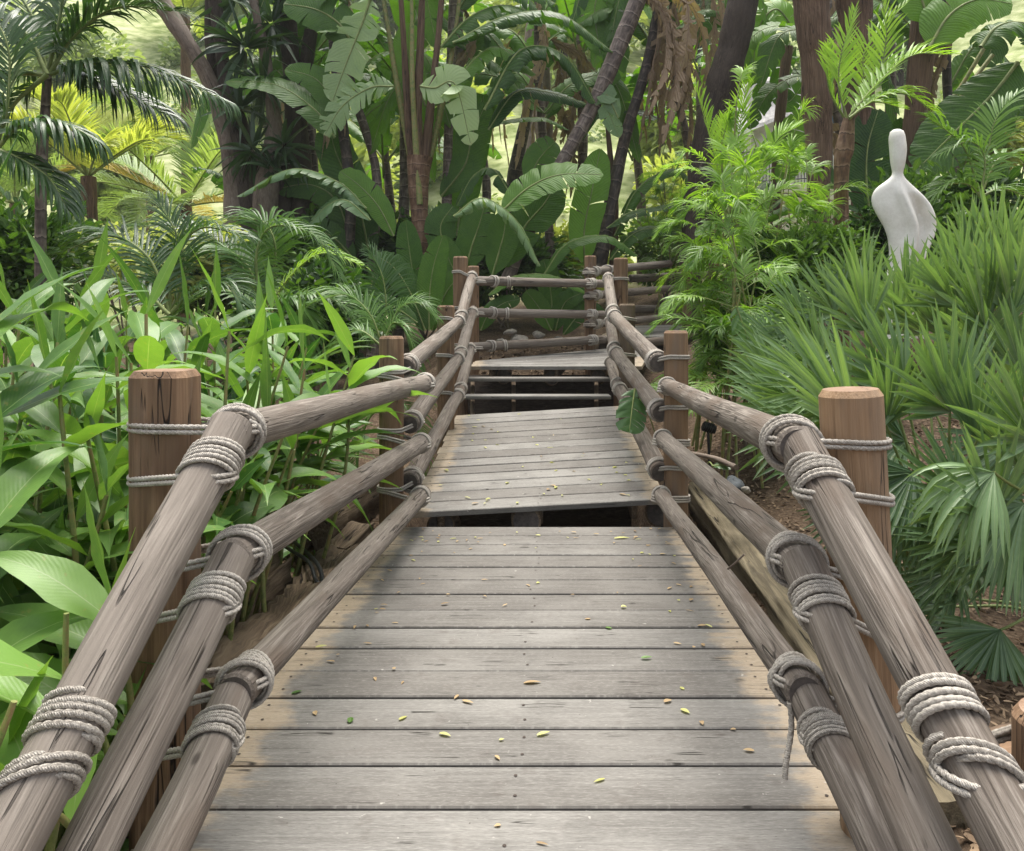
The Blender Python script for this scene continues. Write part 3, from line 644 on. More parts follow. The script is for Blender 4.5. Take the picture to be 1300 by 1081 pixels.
# ---- right
R=railing('right log railing running from the foreground up to the far right post',V(.9,2.1,-.2))
pr1=P(1079.5,494,2.12); post(R,pr1,ZB,.083,lean=.052,near=True,mat='tanpost')
pr2=P(858,420,5.35); post(R,pr2,ZB,.084)
pr3=P(796,386,7.9); post(R,pr3,ZB,.082,mat='old',stub=True,label='short dark cracked post with a worn top')
pr4=P(788,328,9.35); post(R,pr4,.1,.087)
pr0=P(1352,907,1.45); post(R,pr0,-.7,.0845,near=True)
defsR=[
 (P(1019,574,2.06),P(1215,935,1.46),1.9,.058,.056, P(1008,566,2.09),P(846,490,5.3),.056,.052),
 (P(1022,722,2.06),P(1138,985,1.60),1.7,.057,.055, P(1014,716,2.10),P(840,556,5.3),.055,.054),
 (P(1026,885,2.10),P(1090,1015,1.80),2.4,.055,.054, P(1016,872,2.12),P(838,627,5.3),.050,.052)]
endR=[(836,461),(839,524),(838,600)]
bendR=[(778,400),(780,446),(785,491)]
topR=[(772,351),(774,406),(774,458)]
loopya=[(561,632),(733,812),(905,985)]
for k,(a,b,ex,r0,r1,c,d,r2,r3) in enumerate(defsR):
    ya,yb=loopya[k]
    ra=rail(R,ext(a,b,-.05),ext(a,b,ex),r0,r1,True); ax=nz(b-a)
    px=lambda z:np.array([pr1[0]+(pr1[2]-z)*.052,pr1[1],z])
    def f1(m2):
        q=[.11,.12,.15][k]; wrap(m2,a+ax*q,ax,r0,rr,6,tilt=-.012)
        if k==0:
            wrap(m2,b-ax*.05,ax,.057,.0075,5,tilt=-.012); wrap(m2,b+ax*.06,ax,.057,.0075,3,tilt=-.03)
            loop(m2,np.array([pr0[0],pr0[1],CZ+(HY-965)/F*1.42]),.0845,b+ax*.06,.058,.0075,strands=2)
        loop(m2,px(CZ+(HY-yb)/F*2.08),.0845,a+ax*.13,r0,rr,strands=2)
        if k==2:
            p=a+ax*.02+V(-.058,0,.0); t=np.linspace(0,1,20)[:,None]
            rope(m2,p+t*V(-.012,-.02,-.19)+np.sin(t*5)*V(.01,.008,0),.0085)
    lashing(ra,f1)
    rb=rail(R,ext(c,d,-.012),ext(c,d,1.01),r2,r3,True); ax2=nz(d-c)
    def f2(m2):
        wrap(m2,c+ax2*.075,ax2,r2,rr,4,tilt=.02); wrap(m2,c+ax2*.02,nz(ax2-ax*.7),r2+.012,rr,3,tilt=-.02,jit=1.6)
        loop(m2,px(CZ+(HY-ya)/F*2.06),.0845,c+ax2*.03+V(0,0,.02),r2+.004,rr,strands=2)
        wrap(m2,d-ax2*.07,ax2,r3,.008,3,False); loop(m2,np.array([pr2[0],pr2[1],d[2]-.02]),.084,d-ax2*.08,r3,.008,False,3)
    lashing(rb,f2)
    e=P(*endR[k],5.35); bd=P(*bendR[k],7.75); tp=P(*topR[k],9.45)
    rc=rail(R,e,ext(e,bd,1.02),.068,.058); ax3=nz(bd-e)
    def f3(m2):
        wrap(m2,e+ax3*.07,ax3,.067,.008,4,False); loop(m2,np.array([pr2[0],pr2[1],e[2]+.05]),.084,e+ax3*.1,.067,.008,False,2)
        wrap(m2,bd-ax3*.12,ax3,.059,.009,4,False); loop(m2,np.array([pr3[0],pr3[1],bd[2]-.04]),.085,bd-ax3*.1,.058,.009,False,2)
    lashing(rc,f3)
    rd=rail(R,ext(bd,tp,-.03),tp,.059,.058); ax4=nz(tp-bd)
    def f4(m2):
        wrap(m2,bd+ax4*.14,ax4,.059,.009,3,False,tilt=.03); wrap(m2,tp-ax4*.14,ax4,.058,.009,3,False)
        loop(m2,np.array([pr4[0],pr4[1],tp[2]-.03]),.087,tp-ax4*.12,.058,.009,False,2)
    lashing(rd,f4)
# ---- back railing across the view
B=railing('back log railing of three rails crossing behind the upper deck',P(680,440,10.4))
pb1=P(601,338,10.5); post(B,pb1,.4,.077)
pb2=P(749.5,325,10.9); post(B,pb2,.4,.083)
for k,(a,b) in enumerate([(P(606,357,10.2),P(766,360.5,10.5)),(P(604,397,10.2),P(767,400,10.5)),(P(602,441,10.2),P(768,431,10.6))]):
    ra=rail(B,a,b,.062,.055); ax=nz(b-a)
    def f(m2):
        wrap(m2,a+ax*.22,ax,.062,.011,3,False,tilt=.04,jit=2); wrap(m2,a+ax*.42,ax,.061,.011,2,False); wrap(m2,b-ax*.18,ax,.056,.011,4,False,tilt=.03,jit=2)
        loop(m2,np.array([pb1[0],pb1[1],a[2]]),.077,a+ax*.05,.062,.011,False,2); loop(m2,np.array([pb2[0],pb2[1],b[2]]),.083,b-ax*.2,.056,.011,False,2)
    lashing(ra,f)
# ---- far right railing
Q=railing('far log railing running right from the post behind the small upper deck',P(800,380,11.3))
pq=P(872,330,12.6); post(Q,pq,.6,.08)
for k,(a,b,r) in enumerate([(P(744,346,10.75),P(850,335,12.4),.062),(P(746,376,10.75),P(858,366,12.4),.060),(P(746,412,10.75),P(862,402,12.4),.058),(P(800,354,13.2),P(900,349,13.8),.07),(P(800,393,13.2),P(900,391,13.8),.07),(P(775,441,11.0),P(850,432,11.3),.07)]):
    ra=rail(Q,a,b,r,r*.92); ax=nz(b-a)
    if k<3: lashing(ra,lambda m2:(wrap(m2,a+ax*.16,ax,r,.011,5,False,tilt=.05,jit=2),wrap(m2,a+ax*.5,ax,r,.010,2,False,tilt=.05),loop(m2,np.array([pb2[0],pb2[1],a[2]]),.083,a+ax*.05,r,.011,False,2)))
post(Q,P(905,335,13.5),.6,.08)

# small things by the bridge
def hose(name,label,pts,r):
    m2=MB(); tube(m2,catmull(pts,50),r,10); return tag(m2.build(name,M['black']),label,'hose','black hoses left of the deck')
hose('garden_hose','black hose looping forward over the rotten timber, the upper of two',[P(352,672,5.1),P(378,692,4.6),P(402,715,4.2),P(409,738,4.0),P(401,755,3.9),P(392,790,4.0)],.011)
hose('garden_hose','black hose looping forward over the rotten timber, the lower of two',[P(345,683,5.0),P(368,698,4.5),P(392,714,4.2),P(400,735,4.05),P(405,748,4.0),P(398,790,4.1)],.010)
def rock(name,label,p,sx,sy,sz,mat,group=None):
    m2=MB(); a=np.linspace(0,PI,15)[1:-1]; b=np.linspace(0,2*PI,22,endpoint=False); A,Bq=np.meshgrid(a,b,indexing='ij'); ph=rng.uniform(0,6,5)
    r=1+.14*np.sin(A*2.3+Bq+ph[0])+.10*np.sin(Bq*2+ph[1])+.08*np.sin(A*5+Bq*3+ph[2])+.04*np.sin(Bq*7+ph[3])
    v=np.stack([r*np.sin(A)*np.cos(Bq)*sx,r*np.sin(A)*np.sin(Bq)*sy,r*np.cos(A)*sz],-1).reshape(-1,3)
    v=np.vstack([v,[[0,0,sz],[0,0,-sz]]])+p; nn=22; i=np.arange(12)[:,None]*nn; j=np.arange(nn)[None]; j2=(j+1)%nn
    m2.add(v,np.stack([i+j,i+nn+j,i+nn+j2,i+j2],-1).reshape(-1,4)); k=len(v)
    jj=np.arange(nn); m2.add(v,np.stack([np.full(nn,k-2),jj,(jj+1)%nn],-1)); m2.add(v,np.stack([np.full(nn,k-1),12*nn+(jj+1)%nn,12*nn+jj],-1))
    return tag(m2.build(name,mat),label,'rock',group)
rock('rock','blue grey rounded stone on the mulch between the right rails',P(929,619,4.9)+V(0,0,.0),.075,.09,.06,M['darkstone'])
rock('rock','small brown rounded stone beside the blue grey one',P(947,622,4.8),.025,.025,.02,M['stone'])
for (x,y,w,lb) in [(658,431,.14,'pale rounded rock behind the back railing, the largest'),(648,421,.09,'small grey rock behind the back railing beside the largest rock'),(683,424,.10,'grey rock behind the back railing right of the largest rock'),(636,432,.07,'small brown rock behind the back railing at the left end of the row'),(710,430,.08,'flat grey rock behind the back railing under the banana leaves')]:
    p=P(x,y,12.0); rock('rock',lb,p+V(0,0,-.02),w,w*.8,w*.6,M['stone'],'rocks behind the back railing')
m2=MB(); tube(m2,catmull([P(868,575,6.0),P(890,578,5.7),P(915,585,5.4),P(935,594,5.2)],30),[.02]*30,8,0,.15); tag(m2.build('fallen_branch',M['greybark']),'pale fallen branch on the mulch beside the second right post','branch')
m2=MB(); tube(m2,catmull([P(905,735,3.2),P(925,722,3.15),P(945,704,3.1)],14),[.004]*14,6); tag(m2.build('twig',M['greybark']),'thin twig leaning over the lowest right rail','branch')
sp=thing('garden_light','small black finned garden spotlight on a stake behind the second right post','spotlight',P(899,575,6.6))
m2=MB(); 
for q in range(5): tube(m2,np.array([P(893+q*2.6,541+q*.8,6.6),P(894.6+q*2.6,541.6+q*.8,6.6)]),[.045,.045],12)
tube(m2,np.array([P(892,541,6.6),P(908,546,6.6)]),[.035,.037],12); m2.build('lamp_head',M['black'],sp)
m2=MB(); tube(m2,np.array([P(899,548,6.6),P(901,595,6.6)]),[.012,.012],8); m2.build('stake',M['black'],sp)

# ================================================================ PLANTS
def ground_at(x,y): return float(zg(np.array(x),np.array(y)))
# ---------------------------------------------------------------- ginger
def ginger_cane(ml,ms,base,top,nl,L,W,tint,az=None):
    base=np.asarray(base,float); top=np.asarray(top,float)
    top=top+V(U(-.12,.12),U(-.12,.12),U(-.06,.04)); mid=(base+top)/2+V(U(-.10,.10),U(-.08,.08),.05)
    c=catmull([base,mid,top],24); tube(ms,c,np.linspace(.014,.006,24),7)
    t=nz(np.gradient(c,axis=0)); az=U(0,2*PI) if az is None else az
    h=V(math.cos(az),math.sin(az),0)
    nl=nl+3
    for i in range(nl):
        s=.06+.94*i/(nl-1); k=min(23,int(s*23)); sg=1 if i%2 else -1
        el=-.02+.72*(s-.3)/.7+U(-.25,.25); hh=nz(h+V(U(-.45,.45),U(-.45,.45),0))*sg
        d=hh*math.cos(el)+t[k]*math.sin(el)
        if i==nl-1: d=t[k]+V(U(-.7,.7),U(-.6,.6),0)
        nrm=t[k]*math.cos(el)-hh*math.sin(el)+V(U(-.3,.3),U(-.3,.3),U(-.1,.1))
        Li=1.25*L*(.68+.38*math.sin(PI*min(1,(s-.3)/.7*.85+.12)))*U(.85,1.12)
        tp=c[k]+nz(d)*Li
        if max(tp[0],c[k][0])>-.90+.03*(tp[1]-2) and tp[1]<4.1: continue
        mc=(tp+c[k])/2
        if mc[2]<.42 and 2.7<mc[1]<5.4 and mc[0]>-1.95: continue
        blades(ml,c[k][None],d,nrm,Li,1.34*W*U(.8,1.15)*(.5 if i==nl-1 else 1),PR_L,U(.5,1.7)*(.3 if i==nl-1 else 1),U(.12,.5),np.clip(tint+rng.normal()*.22,0,1),.10,0,hi=True)
def ginger(label,canes,L=.42,W=.085,tint=.5,group='ginger plants along the left railing'):
    # canes: (px,py,Y of the top, base shift in metres)
    b0=None; ml=MB(); stems=[]
    for (px,py,Yd,dx,nl) in canes:
        top=P(px,py,Yd); bx=top[0]+dx; by=Yd+U(-.12,.12); base=V(bx,by,ground_at(bx,by)-.02)
        if b0 is None: b0=base
        ms=MB(); ginger_cane(ml,ms,base,top,nl,L,W,tint); stems.append(ms)
        if nl>9:
            sh=V(U(-.30,.05),U(-.22,.25),-U(.08,.40)); t2=top+sh; b2=base+V(sh[0],sh[1],0)
            ms=MB(); ginger_cane(ml,ms,b2,t2,nl,L,W,tint); stems.append(ms)
    r=thing('ginger_plant',label,'ginger plant',b0,group)
    for ms in stems: ms.build('cane',M['gstem'],r)
    ml.build('leaves',M['ginger'],r); return r
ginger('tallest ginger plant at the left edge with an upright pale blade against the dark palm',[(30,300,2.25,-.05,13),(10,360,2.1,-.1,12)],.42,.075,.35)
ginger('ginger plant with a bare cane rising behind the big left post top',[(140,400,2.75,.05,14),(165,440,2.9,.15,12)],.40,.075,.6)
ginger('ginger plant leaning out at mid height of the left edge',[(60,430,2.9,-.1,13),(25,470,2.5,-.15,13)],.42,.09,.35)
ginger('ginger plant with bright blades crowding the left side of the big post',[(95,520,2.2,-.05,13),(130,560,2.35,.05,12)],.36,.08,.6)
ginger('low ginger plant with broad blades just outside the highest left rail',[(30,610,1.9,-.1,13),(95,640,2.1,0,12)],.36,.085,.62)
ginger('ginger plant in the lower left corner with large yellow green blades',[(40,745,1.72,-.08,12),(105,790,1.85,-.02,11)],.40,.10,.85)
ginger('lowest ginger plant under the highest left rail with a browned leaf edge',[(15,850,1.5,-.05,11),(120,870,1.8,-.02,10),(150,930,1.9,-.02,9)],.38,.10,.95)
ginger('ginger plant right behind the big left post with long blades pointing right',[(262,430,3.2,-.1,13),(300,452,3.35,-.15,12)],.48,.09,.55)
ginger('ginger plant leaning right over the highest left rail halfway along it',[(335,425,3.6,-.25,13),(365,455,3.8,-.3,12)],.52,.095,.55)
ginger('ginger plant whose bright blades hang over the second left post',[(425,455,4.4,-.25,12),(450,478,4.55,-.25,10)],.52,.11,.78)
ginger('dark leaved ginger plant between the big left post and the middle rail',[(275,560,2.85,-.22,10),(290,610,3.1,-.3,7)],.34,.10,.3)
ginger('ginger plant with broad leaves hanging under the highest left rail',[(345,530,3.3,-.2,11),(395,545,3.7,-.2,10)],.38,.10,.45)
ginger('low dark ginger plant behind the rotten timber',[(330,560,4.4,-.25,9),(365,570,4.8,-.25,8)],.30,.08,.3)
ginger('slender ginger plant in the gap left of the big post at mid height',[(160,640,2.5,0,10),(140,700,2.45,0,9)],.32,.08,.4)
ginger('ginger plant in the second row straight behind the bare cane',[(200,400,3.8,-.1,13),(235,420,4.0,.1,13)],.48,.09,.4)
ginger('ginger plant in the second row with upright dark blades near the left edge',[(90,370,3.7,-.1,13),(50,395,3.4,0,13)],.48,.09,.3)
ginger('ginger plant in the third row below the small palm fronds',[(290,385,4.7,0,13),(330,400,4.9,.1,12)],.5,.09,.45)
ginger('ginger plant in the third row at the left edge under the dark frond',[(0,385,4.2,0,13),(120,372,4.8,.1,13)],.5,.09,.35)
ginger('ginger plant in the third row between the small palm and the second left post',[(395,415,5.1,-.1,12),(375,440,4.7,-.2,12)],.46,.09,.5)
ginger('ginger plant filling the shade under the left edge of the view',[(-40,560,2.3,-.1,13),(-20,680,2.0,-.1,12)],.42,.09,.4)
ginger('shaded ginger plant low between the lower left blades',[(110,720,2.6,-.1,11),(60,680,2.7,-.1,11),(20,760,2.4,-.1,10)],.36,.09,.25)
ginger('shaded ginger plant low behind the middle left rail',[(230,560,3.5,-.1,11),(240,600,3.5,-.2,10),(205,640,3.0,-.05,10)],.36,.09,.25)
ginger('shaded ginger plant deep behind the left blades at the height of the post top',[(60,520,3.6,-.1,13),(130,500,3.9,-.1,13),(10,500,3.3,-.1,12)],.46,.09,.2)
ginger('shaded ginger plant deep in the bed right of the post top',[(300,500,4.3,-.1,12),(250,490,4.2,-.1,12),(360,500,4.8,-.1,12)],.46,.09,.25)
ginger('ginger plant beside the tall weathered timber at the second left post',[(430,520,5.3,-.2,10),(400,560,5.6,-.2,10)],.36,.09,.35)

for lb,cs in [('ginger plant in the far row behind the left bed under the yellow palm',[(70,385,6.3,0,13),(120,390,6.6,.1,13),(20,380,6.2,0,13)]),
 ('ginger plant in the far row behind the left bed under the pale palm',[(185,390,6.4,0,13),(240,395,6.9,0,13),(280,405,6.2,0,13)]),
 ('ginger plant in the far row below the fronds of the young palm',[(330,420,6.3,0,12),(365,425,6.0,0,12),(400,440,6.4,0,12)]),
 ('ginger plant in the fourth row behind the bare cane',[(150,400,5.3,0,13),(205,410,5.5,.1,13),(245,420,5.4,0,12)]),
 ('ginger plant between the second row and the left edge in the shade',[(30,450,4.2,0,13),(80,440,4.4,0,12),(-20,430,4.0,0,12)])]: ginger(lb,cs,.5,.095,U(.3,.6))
# ---------------------------------------------------------------- feather palms
def palm(name,label,base,trunk,tr,fronds,leaf,group=None,cat='palm',tmat='band',nl=46,L=.5,W=.03,droop=.9,tint=.5,lift=.2,rr=.012,ang=.95,start=.12,tj=.12,jit=.08):
    r=thing(name,label,cat,base,group)
    if trunk is not None:
        m2=MB(); c=catmull(trunk,40); tube(m2,c,np.interp(np.linspace(0,1,40),np.linspace(0,1,len(tr)),tr),14,0,.03); m2.build('trunk',M[tmat],r)
    for fr in fronds:
        pts=fr[0]; o=fr[1] if len(fr)>1 else {}
        m2=MB(); frond(m2,pts,int(o.get('n',nl)),o.get('L',L),o.get('W',W),o.get('ang',ang),o.get('lift',lift),o.get('droop',droop),o.get('tint',tint)+U(-.1,.1),o.get('nrm'),rr=o.get('rr',rr),start=o.get('start',start),tj=tj,jit=jit)
        m2.build('frond',[M[o.get('mat',leaf)],M['bstem']],r)
    return r
def pp(l,Yd=None): return [P(*(q if len(q)==3 else (*q,Yd))) for q in l]
Yk=6.6
g0=lambda px,Yd:V((px-CX)/F*Yd,Yd,ground_at((px-CX)/F*Yd,Yd))
palm('kentia_palm','dark arching palm with a thin trunk at the top left corner',g0(50,Yk),[g0(50,Yk),P(52,250,Yk),P(57,150,Yk),P(60,95,Yk)],[.05,.045,.04,.035],[
 (pp([(62,95),(95,45),(150,10),(225,15)],Yk),dict(L=.62,n=52)),
 (pp([(62,95),(110,82),(185,85),(285,128)],Yk),dict(L=.66,n=56,droop=3.2,lift=.1,W=.042)),
 (pp([(62,95),(90,92),(150,115),(215,148)],7.0),dict(L=.7,n=50,droop=2.6,W=.04)),
 (pp([(60,95),(30,40),(-20,20),(-90,40)],6.3),dict(L=.6,n=50,droop=1.6)),
 (pp([(60,95),(20,95),(-40,110),(-110,160)],6.3),dict(L=.55,n=50,droop=1.8)),
 (pp([(60,95),(75,30),(80,-30),(60,-110)],6.6),dict(L=.6,n=46)),
 (pp([(60,95),(40,20),(-10,-50),(-60,-90)],6.9),dict(L=.6,n=46)),
 (pp([(60,95),(120,10),(190,-40),(260,-50)],6.9),dict(L=.6,n=46)),
 (pp([(60,95),(20,130),(-10,180),(-20,240)],6.2),dict(L=.45,n=40,droop=1.8)),
],'kentia',nl=50,W=.034,droop=1.3,tint=.35,rr=.014)
palm('kentia_palm','dark palm low at the left edge whose frond hangs like a comb',g0(-10,5.6),[g0(-10,5.6),P(-8,260,5.6),P(-5,190,5.6)],[.04,.035,.03],[
 (pp([(-5,190),(25,160),(75,155),(122,178)],5.6),dict(L=.5,n=50,droop=3.4,lift=0)),
 (pp([(-5,190),(20,200),(60,225),(85,265)],5.5),dict(L=.4,n=40,droop=2.2)),
 (pp([(-5,190),(-30,150),(-80,140),(-130,170)],5.6),dict(L=.42,n=36)),
 (pp([(-5,190),(10,130),(10,60),(-20,0)],5.8),dict(L=.42,n=36)),
],'kentia',W=.032,tint=.45)
palm('young_palm','green young palm with arching fronds in front of the dark tree trunks',g0(330,7.4),None,None,[
 (pp([(335,400),(315,340),(280,318),(215,330)],7.2),dict(L=.5,n=44)),
 (pp([(335,400),(325,330),(345,288),(400,300),(432,352)],7.2),dict(L=.42,n=48,droop=1.8)),
 (pp([(335,400),(300,330),(240,290),(165,288)],7.6),dict(L=.55,n=50,mat='kentia')),
 (pp([(335,400),(350,320),(330,280),(285,292)],7.6),dict(L=.5,n=44)),
 (pp([(335,400),(370,350),(410,322),(462,338)],7.8),dict(L=.36,n=40,tint=.9,mat='bamboo')),
 (pp([(335,400),(290,370),(250,380),(215,410)],6.9),dict(L=.42,n=40)),
 (pp([(335,400),(385,375),(430,385),(462,425)],6.8),dict(L=.42,n=42,droop=1.6)),
 (pp([(335,400),(365,380),(385,400),(395,450)],6.6),dict(L=.36,n=40)),
 ],'midpalm',W=.028,tint=.4,droop=1.3)
palm('young_palm','green young palm with fine fronds right beside the second left post',g0(480,6.6),None,None,[
 (pp([(485,440),(470,400),(440,375),(395,385)],6.5),dict(L=.38,n=52)),
 (pp([(485,440),(505,395),(530,385),(552,402)],6.6),dict(L=.32,n=48)),
 (pp([(485,440),(500,410),(520,430),(530,480)],6.4),dict(L=.30,n=48)),
 (pp([(485,440),(455,420),(425,440),(405,480)],6.2),dict(L=.32,n=48)),
 (pp([(485,440),(490,390),(485,350),(470,320)],6.8),dict(L=.34,n=48,mat='kentia')),
 (pp([(485,520),(505,510),(530,540),(535,600)],6.3),dict(L=.30,n=40)),
 (pp([(485,520),(470,530),(455,570),(450,620)],6.0),dict(L=.30,n=40)),
 (pp([(485,520),(495,500),(515,490),(545,510)],6.4),dict(L=.30,n=40,tint=.8)),
 ],'midpalm',W=.016,tint=.5,droop=1.2,rr=.007)
palm('young_palm','dark fine leaved palm behind the ginger at the left',g0(215,6.3),None,None,[
 (pp([(215,400),(190,330),(140,300),(80,320)],6.2),dict(L=.5,n=46)),
 (pp([(215,400),(220,330),(255,290),(310,300)],6.4),dict(L=.46,n=46)),
 (pp([(215,400),(180,370),(120,350),(60,380)],6.0),dict(L=.46,n=46)),
 (pp([(215,400),(235,350),(225,300),(200,255)],6.6),dict(L=.4,n=40)),
 (pp([(215,400),(245,370),(285,360),(310,395)],6.2),dict(L=.4,n=40)),
 ],'kentia',W=.024,tint=.55,droop=1.2)
def bigpalm(label,c,Yd,angs,Lr,leafl,leaf,tint,n=70,mat2=None,tr=.16):
    base=V(c[0],c[1],ground_at(c[0],c[1])); fr=[]
    for q,(a,e,az) in enumerate(angs):
        h=V(math.cos(az),math.sin(az),0); h=nz(h); d0=h*math.cos(e)+Z3*math.sin(e)
        pts=[c,c+d0*Lr*.35,c+d0*Lr*.68+V(0,0,-.05*Lr),c+d0*Lr*.92+V(0,0,-.22*Lr)]
        fr.append((pts,dict(mat=(mat2 if mat2 and q%5==4 else leaf),tint=tint+U(-.15,.15))))
    return palm('date_palm',label,base,[base,(base+c)/2+V(.05,0,0),c],[tr*1.2,tr,tr],fr,leaf,'pale feather palms on the slope behind',tmat='fibre',nl=n,L=leafl,W=.05,droop=.5,lift=.35,rr=.02,ang=.85)
def ring(n,e0,e1): return [(0,U(e0,e1),k*2*PI/n+U(-.2,.2)) for k in range(n)]
bigpalm('yellow feather palm glowing behind the dark palm at the left',P(112,225,17),17,ring(13,.3,1.3),2.6,.75,'yellowpalm',.6)
bigpalm('pale green feather palm with orange dying fronds beside the dark trunks',P(235,262,19),19,ring(15,-.1,1.35),3.2,.85,'palepalm',.6,mat2='orangepalm')
bigpalm('hazy pale feather palm further back between the yellow one and the trunks',P(190,200,27),27,ring(14,.1,1.35),3.4,.9,'palepalm',.8)
bigpalm('pale feather palm at the far left edge behind the kentia',P(20,260,21),21,ring(13,.1,1.35),3.0,.85,'palepalm',.5)
bigpalm('yellow green feather palm high behind the diagonal trunk',P(235,20,26),26,ring(14,.0,1.2),3.2,.9,'yellowpalm',.2)
palm('young_palm','small feather palm with a pale frond right of the white statue',g0(1245,8.2),None,None,[
 (pp([(1245,250),(1225,190),(1200,165),(1178,150)],8.0),dict(L=.40,n=26)),
 (pp([(1245,250),(1250,200),(1230,180),(1195,195)],7.8),dict(L=.40,n=26,droop=1.6)),
 (pp([(1245,250),(1265,205),(1290,200),(1320,225)],8.0),dict(L=.40,n=26)),
 (pp([(1245,250),(1230,235),(1205,235),(1185,250)],7.8),dict(L=.34,n=24)),
 (pp([(1245,250),(1270,240),(1300,250),(1330,280)],7.8),dict(L=.36,n=24)),
 (pp([(1245,250),(1255,190),(1265,150),(1290,120)],8.4),dict(L=.40,n=26,tint=.9)),
 ],'midpalm',W=.03,tint=.7,droop=.9,rr=.008)
palm('areca_palm','glowing lime palm with a brown ringed trunk between the big trunks and the statue',g0(1070,8.6),[g0(1068,8.6),P(1068,240,8.6),P(1072,190,8.6),P(1078,150,8.6)],[.085,.08,.10,.06],[
 (pp([(1075,150),(1065,110),(1068,70),(1085,15)],8.5),dict(L=.36,n=28)),
 (pp([(1078,148),(1110,110),(1125,50),(1118,-10)],8.5),dict(L=.36,n=28)),
 (pp([(1078,148),(1120,100),(1160,70),(1205,70)],8.3),dict(L=.38,n=30)),
 (pp([(1078,150),(1115,125),(1150,120),(1190,145)],8.2),dict(L=.34,n=28,droop=1.4)),
 (pp([(1078,152),(1095,135),(1115,130),(1145,138)],8.4),dict(L=.26,n=24)),
 (pp([(1072,150),(1055,120),(1050,95),(1052,60)],8.7),dict(L=.30,n=24)),
 (pp([(1078,150),(1095,110),(1100,60),(1150,5)],8.9),dict(L=.36,n=28)),
 ],'bamboo',W=.034,tint=.85,droop=.5,tmat='bandbrown',lift=.3,rr=.010,ang=.8)

palm('areca_palm','glowing lime feather palm with upright fronds in front of the dark leaning trunk',g0(935,7.9),None,None,[
 (pp([(935,300),(930,240),(938,170),(950,92)],7.8),dict(L=.30,n=32)),
 (pp([(935,300),(915,230),(900,170),(882,110)],7.9),dict(L=.30,n=32)),
 (pp([(935,300),(960,235),(985,180),(1015,160)],7.8),dict(L=.30,n=32)),
 (pp([(935,300),(965,260),(1000,240),(1030,262)],7.6),dict(L=.28,n=30)),
 (pp([(935,300),(945,250),(965,210),(985,200)],7.5),dict(L=.26,n=28)),
 (pp([(935,300),(920,260),(915,200),(918,150)],8.1),dict(L=.28,n=30)),
 ],'bamboo',W=.026,tint=.85,droop=.6,rr=.007,lift=.3,ang=.8,start=.3)
# ---------------------------------------------------------------- bamboo palm cluster
def reedpalm(label,px,Yd,tops,tint,seed,leaf='bamboo'):
    b=g0(px,Yd); r=thing('bamboo_palm',label,'palm',b,'lime bamboo palms beside the small upper deck')
    for (tx,ty,dy) in tops:
        top=P(tx,ty,Yd+dy); base=V(b[0]+U(-.35,.35),b[1]+U(-.3,.3),b[2]-.02); m2=MB()
        c=catmull([base,(base+top)/2+V(U(-.06,.06),0,0),top],20); tube(m2,c,np.linspace(.013,.008,20),7); m2.build('cane',M['gstem'],r)
        m3=MB()
        for q in range(9):
            s=U(.42,1) if q else 1; k=int(s*19); az=U(0,2*PI); el=U(.1,1.1) if q else 1.25; Lr=U(.42,.72)
            h=V(math.cos(az),math.sin(az)*.8,0); d0=h*math.cos(el)+Z3*math.sin(el)
            pts=[c[k],c[k]+d0*Lr*.5,c[k]+d0*Lr*.85+V(0,0,-.07),c[k]+d0*Lr*1.05+V(0,0,-.22)]
            frond(m3,pts,26,U(.17,.27),.018,.85,.15,1.0,np.clip(tint+.35*(s-.7)+U(-.15,.15),0,1),rr=.004,start=.3,tj=.1,jit=.12)
        m3.build('fronds',[M[leaf],M['bstem']],r)
    return r
reedpalm('tall lime bamboo palm clump whose topmost fronds glow in front of the dark leaning trunk',925,7.6,[(935,130,0),(915,190,.2),(960,185,.1),(915,240,-.1),(985,240,.2),(930,230,-.2),(1000,200,.5),(950,270,-.3),(915,300,-.3)],.75,1)
reedpalm('lower green bamboo palm clump beside the second right post',945,6.6,[(930,300,.1),(925,270,.4),(935,330,0),(930,350,.2),(940,370,-.2),(965,330,.3),(930,345,.6),(955,400,-.1)],.45,2)
reedpalm('bamboo palm clump standing behind the far right railing',850,13.0,[(840,200,0),(865,230,.2),(850,255,0),(885,230,.5),(880,270,0)],.5,3)
reedpalm('sparse bamboo palm clump between the lime clump and the statue',1000,8.4,[(1000,260,0),(1025,230,.2),(975,290,.1),(1040,280,.3),(1010,310,-.2)],.6,4)

# ---------------------------------------------------------------- fan palms
def fanpalm(label,base,fans,tint):
    b=V(base[0],base[1],ground_at(base[0],base[1])); r=thing('fan_palm',label,'fan palm',b,'fan palms right of the boardwalk')
    for (hx,hy,hY,a,R,*o) in fans:
        hub=P(hx,hy,hY); m2=MB(); root=b+V(U(-.1,.1),U(-.1,.1),.0)
        o=o[0] if o else {}
        ar=math.radians(a); d=(math.cos(ar),o.get('dy',-.15),math.sin(ar))
        mid=root*.45+hub*.55+V(0,0,.12)-nz(V(*d))*.06
        c=catmull([root,mid,hub],24); tube(m2,c,np.linspace(.011,.006,24),6); m2.build('petiole',M['bstem'],r)
        m3=MB(); fan(m3,hub,d,o.get('n',(.15*math.sin(ar),-.8,.55)),R,o.get('sp',1.15),o.get('k',26),np.clip(o.get('t',tint)+.08+U(-.12,.12),0,1),o.get('dr',.14)); m3.build('fan_leaf',M['fan'],r)
        m4=MB()
    return r
